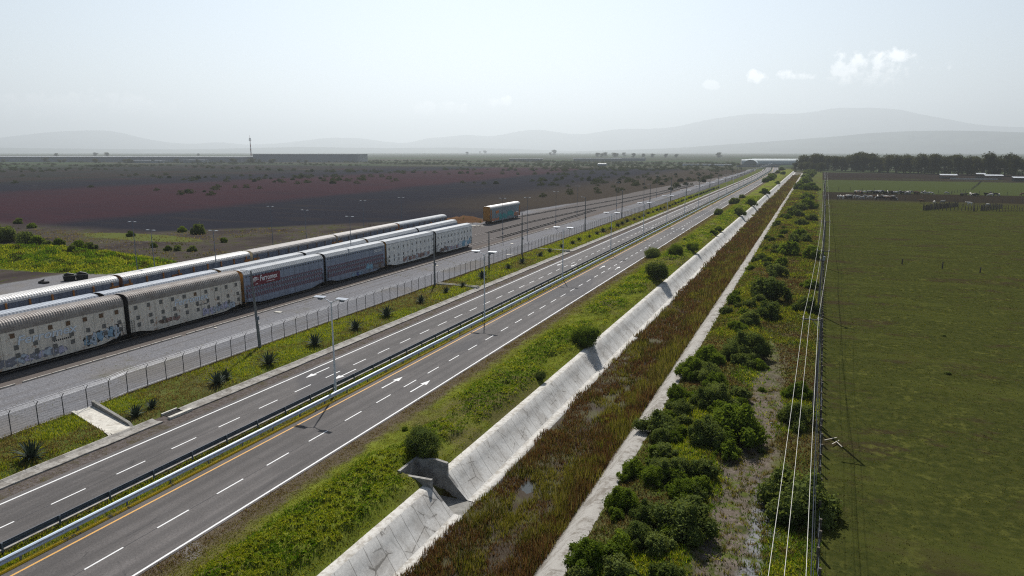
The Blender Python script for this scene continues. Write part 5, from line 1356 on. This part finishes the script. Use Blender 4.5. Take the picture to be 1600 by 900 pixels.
# ------------------------------------------------------------------ verge concrete pieces
def verge_bits():
    pale = plain('pale_slab', (.50, .47, .41), .93, .1, var=.18, scale=3, dirt=(.36, .33, .28), dscale=.9)
    t = thing('concrete_ramp', 'pale concrete drain slab with one low side wall crossing the roadside verge', 'drain slab', (0, 0, 0))
    A = [(-66.4, 41.95, .30), (-58.1, 39.85, .12), (-58.1, 41.75, .12), (-66.4, 43.75, .30)]; MB().add(A + [(x, y, -.1) for x, y, z in A], [[0, 1, 2, 3], [4, 7, 6, 5], [0, 4, 5, 1], [1, 5, 6, 2], [2, 6, 7, 3], [3, 7, 4, 0]]).build('slab', pale, t)
    dk = plain('drain_wall', (.20, .19, .17), .93, .1, var=.2)
    for a, b, h0, h1, mt in ((43.77, 41.77, .78, .40, dk), (41.63, 39.53, .42, .22, pale)):
        MB().add([(-66.5, a, -.1), (-66.5, a, h0), (-58.7, b + .1, h1), (-57.9, b, -.1), (-66.5, a + .3, -.1), (-66.5, a + .3, h0), (-58.7, b + .4, h1), (-57.9, b + .3, -.1)],
                 [[0, 1, 2, 3], [4, 7, 6, 5], [1, 5, 6, 2], [0, 4, 5, 1], [2, 6, 7, 3]]).build('side_wall', mt, t)
    # broken gutter with a block beside it
    t = thing('drain_inlet', 'dark drain inlet with pale lintel in the broken gutter', 'drain inlet', (-57.3, 46.1, 0))
    MB().box(-.75, .75, -.85, .85, -.12, .02).build('pit', plain('pit_dark', (.018, .016, .014), 1), t); MB().box(.45, .85, -1.3, 1.4, -.1, .22).build('lintel', pale, t); MB().box(-.95, -.75, -.9, .9, -.1, .2).build('curb', pale, t)
    for y, lab in ((116.2, 'narrow pale concrete chute crossing the verge beside a small agave'), (170.5, 'second narrow pale concrete chute crossing the verge, farther away')):
        t = thing('concrete_chute', lab, 'drain chute', (0, y, 0), 0, 'narrow drain chutes')
        for s in (-.45, .45): MB().box(-66.8, -57.9, s - .08, s + .08, -.1, .42).build('curb', pale, t)
        MB().box(-66.8, -57.9, -.37, .37, -.1, .16).build('channel', plain('chute_floor', (.22, .21, .19), .95, .1), t)
    # slabs lying on the gravel
    for k, (x, y, a, b, lab) in enumerate(((-79.2, 85.0, 1.3, .7, 'flat white slab on the gravel in front of the grey striped cars'), (-76.6, 77.8, .6, .4, 'small white slab by the concrete pole on the gravel'), (-80.6, 73.2, .45, .35, 'small white lump on the gravel near the rust streaked car'),
                                     (-79.1, 136.5, 1.6, .9, 'flat white slab on the gravel in front of the white cars'), (-70.1, 159.1, 2.0, 1.0, 'flat white cover just behind the fence by the short pole'), (-78.1, 178.7, 1.4, .8, 'flat white slab beside the tall lamp mast'), (-82.3, 218.3, 1.8, .9, 'white slab near the small bushes by the far tracks'))):
        o = MB().add([(-a / 2, -b / 2, 0), (a / 2, -b / 2 * .8, 0), (a / 2 * .9, b / 2, 0), (-a / 2, b / 2 * .9, 0), (-a / 2, -b / 2, .12), (a / 2, -b / 2 * .8, .14), (a / 2 * .9, b / 2, .12), (-a / 2, b / 2 * .9, .15)],
                     [[0, 3, 2, 1], [4, 5, 6, 7], [0, 1, 5, 4], [1, 2, 6, 5], [2, 3, 7, 6], [3, 0, 4, 7]]).build('concrete_slab', pale, None, (x, y, -.04)); tag(o, lab, 'slab', 'white slabs on the gravel'); o.rotation_euler = (0, 0, k)
    # dark covered loads at the lot's edge
    t = thing('waste_skips', 'black covered waste container with lumpy lids on the gravel lot', 'container', (-138.2, 91.0, 0), R(62)); t.scale = (.72, .72, .72)
    blk = plain('black_plastic', (.012, .013, .014), .6, .3)
    for k, xx in enumerate((-1.55, 1.55)):
        MB().add([(xx - 1.35, -.9, 0), (xx + 1.35, -.9, 0), (xx + 1.35, .9, 0), (xx - 1.35, .9, 0), (xx - 1.5, -1.05, 1.5), (xx + 1.5, -1.05, 1.5), (xx + 1.5, 1.05, 1.5), (xx - 1.5, 1.05, 1.5)],
                 [[0, 3, 2, 1], [4, 5, 6, 7], [0, 1, 5, 4], [1, 2, 6, 5], [2, 3, 7, 6], [3, 0, 4, 7]]).build('container', blk, t)
        MB().tube([(xx - 1.2, 0, 1.62), (xx - .3, .1, 1.85), (xx + .5, -.1, 1.7), (xx + 1.2, 0, 1.6)], [.3, .5, .4, .25], 8).build('lid', blk, t)
    o = MB().box(-1.0, 1.0, -.5, .5, 0, .35).add([(-.9, -.4, .35), (.6, -.4, .35), (0, .3, .9)], [[0, 1, 2], [2, 1, 0]]).build('scrap_heap', DARK, None, (-140.6, 86.0, 0)); tag(o, 'low dark scrap beside the black container', 'scrap')
    # planks and scraps
    for k, (x, y, L, rz) in enumerate(((3.3, 65.6, 1.7, .9), (3.7, 64.9, 1.5, 1.15), (4.0, 64.4, 1.2, 1.9))):
        o = MB().box(-L / 2, L / 2, -.035, .035, 0, .04).build('plank', plain('bleached_wood', (.42, .38, .31), .9, .1, var=.2), None, (x, y, .1 + .03 * k)); o.rotation_euler = (.05, 0.05, rz); tag(o, ('longest', 'middle', 'lowest')[k] + ' of the three bleached planks lying by the pole shadow', 'plank', 'bleached planks in the pasture')
    for k, (x, y, lab) in enumerate(((-1.9, 66.9, 'white scrap of litter on the dirt track beside the dark bush'), (-9.9, 40.3, 'crumpled white bag in the grass by the pale canal strip'), (-24.0, 52.5, 'white litter caught at the foot of the canal slope'), (-56.9, 58.8, 'white stone on the verge by the agave behind the lamp'))):
        V = [(random.uniform(-.2, .2), random.uniform(-.14, .14), random.uniform(0, .14)) for _ in range(9)]; F = [[a, b, c] for a, b, c in ((0, 1, 2), (2, 3, 4), (4, 5, 6), (6, 7, 8), (1, 4, 7), (0, 5, 8), (3, 6, 1))]
        z = float(ground_z(np.array([x]), np.array([y]))[0]) + (.12 if k != 2 else .1); o = MB().add(V, F).build('litter', STENCIL_W, None, (x, y, z)); tag(o, lab, 'litter')
    o = MB().box(-7, 7, -.6, .6, 0, .05).build('pale_path', pale, None, (-113, 218, .02)); tag(o, kind='structure')
verge_bits()

# ------------------------------------------------------------------ power line along the pasture fence
CABLE = plain('cable_sheath', (.045, .05, .06), .95, .0)
def power_line():
    wood = plain('pole_wood', (.13, .12, .115), .9, .1, var=.25, scale=3); wire = plain('conductor', (.40, .385, .34), .5, .4, .1, .05); ins = plain('insulator', (.55, .50, .45), .4, .5)
    poles = [(1.15, 20.5, 10.3, 'side'), (1.75, 69.7, 10.3, 'side'), (2.3, 119.5, 10.4, 'both'), (3.3, 171, 10.4, 'both'), (3.9, 222, 10.4, 'both'), (4.5, 275, 10.4, 'both'), (5.2, 330, 10.6, 'both'), (6.0, 400, 10.8, 'both'), (7.0, 480, 11, 'both'), (8, 570, 11, 'both')]
    pts = []
    for k, (x, y, h, kind) in enumerate(poles):
        lab = {1: 'utility pole with one sided crossarm carrying three insulators by the pasture', 2: 'utility pole with two sided crossarm and a small transformer can'}.get(k, ORD[max(0, k - 1)] + ' utility pole of the pasture line, counting from the one sided crossarm pole')
        offs = (-1.6, -1.05, -.3) if kind == 'side' else (-.85, -.22, .85)
        pts.append([(x + o, y, h + .22) for o in offs])
        if k == 0: continue
        t = thing('utility_pole', lab, 'utility pole', (x, y, 0), 0, 'utility poles along the pasture')
        MB().tube([(0, 0, -.1), (0, 0, h + .1)], [.17, .10], 9).build('shaft', wood, t)
        MB().bar((offs[0] - .12, -.1, h - .05), (offs[2] + (.12 if kind == 'both' else .25), -.1, h - .05), .11, .1).build('crossarm', wood, t)
        if kind == 'side': MB().bar((0, -.1, h - 1.0), (-.8, -.1, h - .1), .05).build('brace', GALV_DARK, t)
        for o in offs: MB().tube([(o, -.1, h), (o, -.1, h + .1), (o, -.1, h + .2)], [.04, .09, .05], 8).build('insulator', ins, t)
        if k == 2: MB().tube([(.22, -.25, h - 1.5), (.22, -.25, h - .9)], .2, 10).build('transformer', PANEL, t)
    for i, nm in enumerate(('outer', 'middle', 'inner')):
        mb = []
        for a, b in zip(pts[:-1], pts[1:]):
            for q in range(12):
                u = q / 12; p = Vector(a[i]).lerp(Vector(b[i]), u); p.z -= 4 * u * (1 - u) * .75; mb.append(p)
        mb.append(Vector(pts[-1][i])); o = MB().tube(mb, .013, 5).build('power_wire', wire); tag(o, nm + ' pale wire strung on the crossarms of the pasture poles', 'wire', 'wires of the pasture power line')
    for zz, rr, off, lab in ((8.6, .024, -.03, 'thick dark cable bundle slung just under the crossarms'), (8.0, .010, .10, 'thin dark cable below the thick bundle')):
        mb = []
        for (x, y, h, _), (x2, y2, h2, _) in zip(poles[:-1], poles[1:]):
            for q in range(10):
                u = q / 10; mb.append((x + (x2 - x) * u + off, y + (y2 - y) * u - .0, zz - 4 * u * (1 - u) * .55))
        o = MB().tube(mb, rr, 6).build('cable', CABLE); tag(o, lab, 'cable', 'cables of the pasture power line')
power_line()
def wire_fence(label, pts, h=1.25, step=3., seed=1, wires=(.4, .8, 1.15), group='post and wire fences', thickp=.055, rails=False):
    t = thing('field_fence', label, 'fence', (0, 0, 0), 0, group); r = random.Random(seed); me = None; rest = MB(); n = 0; lines = []
    for (x0, y0), (x1, y1) in zip(pts[:-1], pts[1:]):
        L = math.hypot(x1 - x0, y1 - y0); m = max(1, int(L / step))
        for k in range(m + (1 if (x1, y1) == pts[-1] else 0)):
            u = k / m; x = x0 + (x1 - x0) * u; y = y0 + (y1 - y0) * u; lines.append((x, y)); z = float(ground_z(np.array([x]), np.array([y]))[0]) if x < 3.5 else 0
            if n < 98:
                if me is None: o = MB().tube([(0, 0, -.1), (.02, 0, h)], [thickp, thickp * .8], 6).build('post', WOODP, t, (x, y, z)); me = o.data
                else: o = link('post', me, t, (x, y, z))
                o.rotation_euler = (r.uniform(-.05, .05), r.uniform(-.05, .05), 0); o.scale = (1, 1, r.uniform(.85, 1.2))
            else: rest.bar((x, y, -.1), (x, y, h * r.uniform(.9, 1.15)), thickp * 2)
            n += 1
    if rest.v: tag(rest.build('posts', WOODP, t), kind='stuff')
    mb = MB()
    for z in wires: mb.tube([(x, y, z) for x, y in lines], .04 if rails else .008, 4, cap=False)
    mb.build('rails' if rails else 'wire', WOODP if rails else GALV_DARK, t); return t
wire_fence('old post and wire fence under the power line beside the pasture', [(1.95, 26), (2.45, 69), (3.0, 120), (3.9, 200), (6, 400), (8.2, 640)], 1.45, 2.1, 3, thickp=.12)
wire_fence('fence on the near side of the dark cattle lane', [(8, 414), (60, 424), (140, 440), (240, 455)], 2.0, 4.5, 4, thickp=.12)
wire_fence('fence on the far side of the dark cattle lane', [(9, 520), (80, 505), (180, 500), (260, 498)], 2.2, 7, 5, thickp=.14)
wire_fence('fence crossing the pale green field toward the barns', [(78, 505), (100, 560), (118, 640), (135, 720)], 1.6, 7, 6, thickp=.12)
wire_fence('long fence in front of the dark strip before the tree row', [(14, 735), (90, 730), (160, 700)], 1.5, 8, 7, thickp=.12)
def corral():
    t = thing('corral', 'wooden cattle corral of dense dark stakes in the pasture', 'corral'); r = random.Random(8); n = 0; me = None; rest = MB(); rails = MB()
    segs = [((46.5, 358), (60, 381), .55), ((60, 381), (65, 390), .7), ((46.5, 358), (62, 362), 1.6), ((62, 362), (78, 366), 1.2), ((66, 360), (68, 372), 1.2), ((70, 366), (82, 385), .6), ((78, 366), (112, 374), 1.1), ((65, 390), (82, 388), 2.0), ((90, 368), (90, 378), 1.2)]
    for (x0, y0), (x1, y1), st in segs:
        m = int(math.hypot(x1 - x0, y1 - y0) / st)
        for k in range(m):
            x = x0 + (x1 - x0) * k / m + r.uniform(-.1, .1); y = y0 + (y1 - y0) * k / m; h = r.uniform(1.8, 3.0)
            if n < 99:
                if me is None: me = MB().tube([(0, 0, -.05), (0, 0, 1)], [.15, .13], 6).build('stake', WOODP, t, (x, y, 0)).data
                o = link('stake', me, t, (x, y, 0)); o.scale = (1, 1, h)
            else: rest.bar((x, y, -.1), (x, y, h), .16)
            n += 1
        for z in (.5, 1.1): rails.bar((x0, y0, z), (x1, y1, z), .07)
    tag(rest.build('stakes', WOODP, t), kind='stuff'); rails.build('rails', WOODP, t)
corral()
for k, (x, y, h) in enumerate(((20.6, 182, 1.3), (28.3, 179, 1.5), (35, 176, 1.2))):
    o = MB().tube([(0, 0, -.1), (.04, 0, h)], [.15, .12], 7).build('lone_post', WOODP, None, (x, y, 0)); tag(o, ORD[k] + ' of three lone dark posts standing in the open pasture', 'post', 'lone posts in the pasture')
for k, (x, y, r) in enumerate(((16.5, 92, .32), (26, 84, .35), (9.5, 43, .35), (30.5, 60, .3), (38, 130, .4), (19, 112, .3))):
    put_shrub(x, y, r, ORD[k] + ' tiny dark weed clump standing out in the pasture', 'weed clumps in the pasture', 'mid')

# ------------------------------------------------------------------ cattle
def cow_mesh(graze, seed):
    me = bpy.data.meshes.new('cow'); P = []; E_ = []; Rr = []
    def add(p, r, par=None):
        P.append(p); Rr.append(r); 
        if par is not None: E_.append((par, len(P) - 1))
        return len(P) - 1
    hip = add((0, -.70, 1.12), (.30, .30)); mid = add((0, 0, 1.06), (.37, .40), hip); sh = add((0, .62, 1.12), (.30, .34), mid)
    if graze: n1 = add((0, .98, .92), (.17, .2), sh); n2 = add((0, 1.22, .52), (.13, .14), n1); hd = add((0, 1.36, .24), (.12, .12), n2); mz = add((0, 1.46, .05), (.08, .08), hd)
    else: n1 = add((0, .98, 1.30), (.17, .2), sh); n2 = add((0, 1.20, 1.44), (.14, .15), n1); hd = add((0, 1.44, 1.36), (.12, .12), n2); mz = add((0, 1.66, 1.20), (.08, .08), hd)
    for s in (-1, 1):
        e = add((s * .2, hd and P[n2][1] + .04, P[n2][2] + .12), (.05, .03), n2)
        a = add((s * .20, .60, .72), (.13, .14), sh); b = add((s * .19, .62, .42), (.07, .07), a); add((s * .19, .60, .04), (.055, .06), b)
        a = add((s * .22, -.66, .78), (.17, .2), hip); b = add((s * .20, -.80, .46), (.08, .09), a); add((s * .20, -.72, .04), (.055, .06), b)
    tl = add((0, -.98, 1.18), (.04, .04), hip); add((0, -1.04, .62), (.035, .035), tl)
    me.from_pydata(P, E_, []); o = bpy.data.objects.new('cow', me); C.objects.link(o)
    m = o.modifiers.new('s', 'SKIN'); sv = me.skin_vertices[0].data
    for i, r in enumerate(Rr): sv[i].radius = r
    sv[0].use_root = True
    o.modifiers.new('u', 'SUBSURF').levels = 1
    dg = bpy.context.evaluated_depsgraph_get(); out = bpy.data.meshes.new_from_object(o.evaluated_get(dg)); bpy.data.objects.remove(o); return out
COATS = {}
for nm, c0, c1 in (('white', (.62, .58, .52), (.5, .46, .40)), ('black', (.018, .016, .015), (.03, .027, .025)), ('brown', (.10, .055, .03), (.16, .09, .05)), ('pied', (.55, .52, .48), (.02, .018, .017)), ('grey', (.22, .21, .20), (.3, .29, .27))):
    m = Mat('coat_' + nm, .85, .1); n = m.noise(m.pos(), 1.6, 2, .5); m.color(m.mix(c0, c1, n.smooth(.50, .54) if nm == 'pied' else n)); COATS[nm] = m.m
COW = {}
base_cows = [cow_mesh(False, 1), cow_mesh(True, 2)]
for nm, m in COATS.items():
    for g in (0, 1):
        q = base_cows[g].copy(); q.materials.clear(); q.materials.append(m); COW[nm, g] = q
def cow(x, y, nm, label, group, r):
    o = link('cow', COW[nm, int(r.random() < .55)], None, (x, y, -.02)); o.rotation_euler = (0, 0, r.choice([1.57, -1.57, 1.2, -1.2, 0, 3.1, 1.9, -1.9]) + r.uniform(-.3, .3)); o.scale = [r.uniform(1.1, 1.4)] * 3; tag(o, label, 'cow', group)
def herd():
    r = random.Random(12); w8 = ['white', 'black', 'black', 'black', 'brown', 'pied', 'grey', 'black', 'pied']
    for k in range(64):
        u = r.random(); nm = r.choice(w8); cow(24 + 45 * u, 489 + 8 * u + r.uniform(-8, 7), nm, nm + ' cow in the long crowded herd on the dark cattle lane', 'herd on the dark cattle lane', r)
    for k in range(34):
        u = r.random(); nm = r.choice(['white', 'white', 'grey', 'pied', 'black', 'brown']); cow(13 + 30 * u, 434 + r.uniform(-9, 9), nm, nm + ' cow in the smaller herd grazing just before the lane', 'herd grazing before the lane', r)
    for k in range(14):
        u = r.random(); cow(82 + 20 * u, 488 + r.uniform(-4, 5), 'black' if k % 4 else 'white', ('black' if k % 4 else 'white') + ' cow bunched by the corner of the crossing fence', 'cattle by the crossing fence', r)
    for k, (x, y, nm, lab) in enumerate(((76, 497, 'grey', 'grey cow standing alone between the two groups on the lane'), (101, 508, 'black', 'single black cow at the start of the pale green field'), (116, 502, 'brown', 'brown cow alone near the far lane fence'), (124, 512, 'black', 'black cow alone on pale grass, farthest out'), (52, 408, 'brown', 'brown cow lying out before the corral'),
                                         (57, 405, 'white', 'first white cow by the corral stakes'), (61, 408, 'grey', 'grey cow beside the corral stakes'), (71, 398, 'white', 'second white cow behind the corral stakes'), (78, 395, 'white', 'third white cow behind the corral stakes'))): cow(x, y, nm, lab, 'scattered cattle', r)
herd()

# ------------------------------------------------------------------ barns, factory, greenhouses, mast
TIN = plain('tin_roof', (.33, .34, .35), .5, .4, .0, .1, .3); WALLG = plain('block_wall', (.26, .25, .24), .95, .1, var=.2, scale=.3)
def barn(x, y, L, W, h, label, rz=0., wall=False):
    t = thing('cattle_shed', label, 'shed', (x, y, 0), rz, 'cattle sheds by the tree row')
    MB().add([(-L / 2, -W / 2, h), (L / 2, -W / 2, h), (L / 2, W / 2, h + .9), (-L / 2, W / 2, h + .9), (-L / 2, -W / 2, h + .12), (L / 2, -W / 2, h + .12), (L / 2, W / 2, h + 1.02), (-L / 2, W / 2, h + 1.02)],
             [[0, 3, 2, 1], [4, 5, 6, 7], [0, 1, 5, 4], [1, 2, 6, 5], [2, 3, 7, 6], [3, 0, 4, 7]]).build('roof', TIN, t)
    for k in range(6):
        for s in (-1, 1): MB().box(-L / 2 + .4 + k * (L - .8) / 5 - .12, -L / 2 + .4 + k * (L - .8) / 5 + .12, s * (W / 2 - .3) - .1, s * (W / 2 - .3) + .1, 0, h + (.05 if s < 0 else .8)).build('post', WOODP, t)
    MB().box(-L / 2 + .5, L / 2 - .5, W / 2 - .15, W / 2, 0, h * (.95 if wall else .5)).build('back_wall', WALLG, t)
barn(122, 800, 15, 8, 3.2, 'low white roofed cattle shed before the tree row, beside bare ground'); barn(158, 792, 15, 8, 3.4, 'white roofed cattle shed, middle one of three by the trees'); barn(170, 748, 13, 8, 3.0, 'white roofed shed with grey walls nearest the picture edge', 0, True); barn(150, 806, 8, 6, 4.4, 'small raised white roof beside the middle shed')
tag(MB().box(120, 158, 774, 774.4, 0, 1.3).build('feed_wall', plain('feed_wall', (.42, .40, .37), .9, .1)), 'long low pale feed wall between the cattle sheds', 'wall')
def factory():
    FG = plain('factory_wall', (.23, .23, .245), .9, .1, var=.1, scale=.01); FR = plain('factory_roof', (.26, .27, .29), .7, .2, var=.1, scale=.01)
    def block(x0, y0, L, D, h, ang, label, wm=FG, cat='factory', group='long industrial buildings on the horizon'):
        t = thing('factory_building', label, cat, (x0, y0, 0), ang, group)
        MB().box(0, L, 0, D, 0, h).build('wall', wm, t); MB().box(-1, L + 1, -1, D + 1, h + .003, h + 1.2).build('roof', FR, t)
        n = max(3, int(L / 40)); ms = MB().box(0, 10, -.3, -.02, h * .08, h * .42); me = None
        for k in range(n):
            if me is None: me = ms.build('loading_door', WALLG, t, (8, 0, 0)).data
            else: link('loading_door', me, t, (8 + k * (L - 20) / n, 0, 0))
    a = math.atan2(1321 - 1159, -963 + 1123)
    block(-1290, 1333, 262, 120, 19, R(23.6), 'tall grey factory block closing the long building, beside the red white mast')
    block(-2720, 880, 1490, 130, 12, R(16.0), 'very long low grey factory with a thin white roof line')
    for k, (x, y, L, h, lab) in enumerate(((-1480, 1130, 80, 5, 'small pale building before the tall factory block'), (-1345, 1170, 45, 6, 'small grey hut at the foot of the mast'), (-600, 1790, 130, 7, 'low dark roofed hall on the plain, beyond the lone rail car'), (-760, 1720, 90, 6, 'low flat hall beside the dark roofed one'), (-520, 1900, 90, 7, 'low flat hall third on the plain'), (-2450, 1010, 40, 5, 'small white building under the long factory'), (-2050, 1020, 30, 5, 'small white hut under the long factory'))):
        block(x, y, L, 30, h, R(20), lab, WALLG if k > 1 else FR, 'building', 'small distant buildings')
    # red and white lattice mast
    t = thing('radio_mast', 'tall red and white lattice mast beside the factory', 'mast', (-1646, 1694, 0))
    rw = [plain('mast_red', (.30, .05, .04), .8), plain('mast_white', (.6, .6, .6), .8)]
    H_ = 70; mb = MB()
    for k in range(10):
        z0, z1 = k * 7, (k + 1) * 7; w0, w1 = 2.6 - k * .22, 2.6 - (k + 1) * .22; mi = k % 2
        for sx, sy in ((-1, -1), (1, -1), (1, 1), (-1, 1)): mb.bar((sx * w0 / 2, sy * w0 / 2, z0), (sx * w1 / 2, sy * w1 / 2, z1), .7, mi=mi)
        mb.bar((-w0 / 2, -w0 / 2, z0), (w1 / 2, -w1 / 2, z1), .5, mi=mi); mb.bar((w0 / 2, w0 / 2, z0), (-w1 / 2, w1 / 2, z1), .5, mi=mi)
    mb.build('lattice', rw, t)
    for z, w in ((62, 3), (66, 2.4)):
        for k in range(6): a = k * 1.047; MB().box(w * math.cos(a) - .5, w * math.cos(a) + .5, w * math.sin(a) - .5, w * math.sin(a) + .5, z - 1.6, z + 1.6).build('antenna', rw[1], t)
    MB().tube([(0, 0, 70), (0, 0, 77)], .35, 6).build('spike', rw[0], t)
    # greenhouses: barrel roofs across the end of the road
    gl = plain('greenhouse_film', (.34, .37, .36), .45, .4, .0, .1, .1)
    def tunnel(x, y, W, L, h, rz, label):
        t = thing('greenhouse', label, 'greenhouse', (x, y, 0), rz, 'barrel roofed greenhouses at the road end'); V = []; F = []; n = 14
        for i in range(2):
            for k in range(n + 1):
                a = math.pi * k / n; V.append((W / 2 * math.cos(a), i * L, 2 + (h - 2) * math.sin(a)))
        for k in range(n): F.append([k, k + 1, n + 2 + k, n + 1 + k])
        MB().add(V, F).build('barrel_roof', gl, t); 
        for i in range(2): MB().add([(W / 2 * math.cos(math.pi * k / n), i * L, 2 + (h - 2) * math.sin(math.pi * k / n)) for k in range(n + 1)] + [(-W / 2, i * L, 0), (W / 2, i * L, 0)], [list(range(n + 3))]).build('end_wall', WALLG, t)
        MB().box(-W / 2 - .05, -W / 2 + .1, 0, L, 0, 2).build('side_wall', WALLG, t); MB().box(W / 2 - .1, W / 2 + .05, 0, L, 0, 2).build('side_wall', WALLG, t)
    tunnel(-112, 1385, 24, 40, 11, 0, 'dark ended barrel greenhouse facing the road, in front of the long ones')
    for k in range(4): tunnel(-134 + k * 5, 1440 + k * 22, 20, 118 - k * 6, 11 + k * .3, R(-78), ORD[k] + ' long pale barrel roofed greenhouse, counting from the road end')
    o = MB().box(-230, -140, 1330, 1345, 0, 3.2).build('storage_wall', TIN); tag(o, 'long low white wall before the greenhouses', 'wall')
    o = MB().box(-125, -55, 1262, 1264, 0, 3.0).build('yard_wall', WALLG); tag(o, 'grey wall closing the road end under the greenhouses', 'wall')
    t = thing('tank_trailer', 'white tank on the brown field edge, far beyond the lone rail car', 'tank', (-350, 1205, 0)); MB().tube([(-8, 0, 3), (-7.6, 0, 3), (8, 0, 3), (8.4, 0, 3)], [1.4, 2.3, 2.3, 1.4], 14).build('tank', TIN, t); MB().box(-7, 7, -1.4, 1.4, .2, 1.0).build('base', DARK, t)
factory()
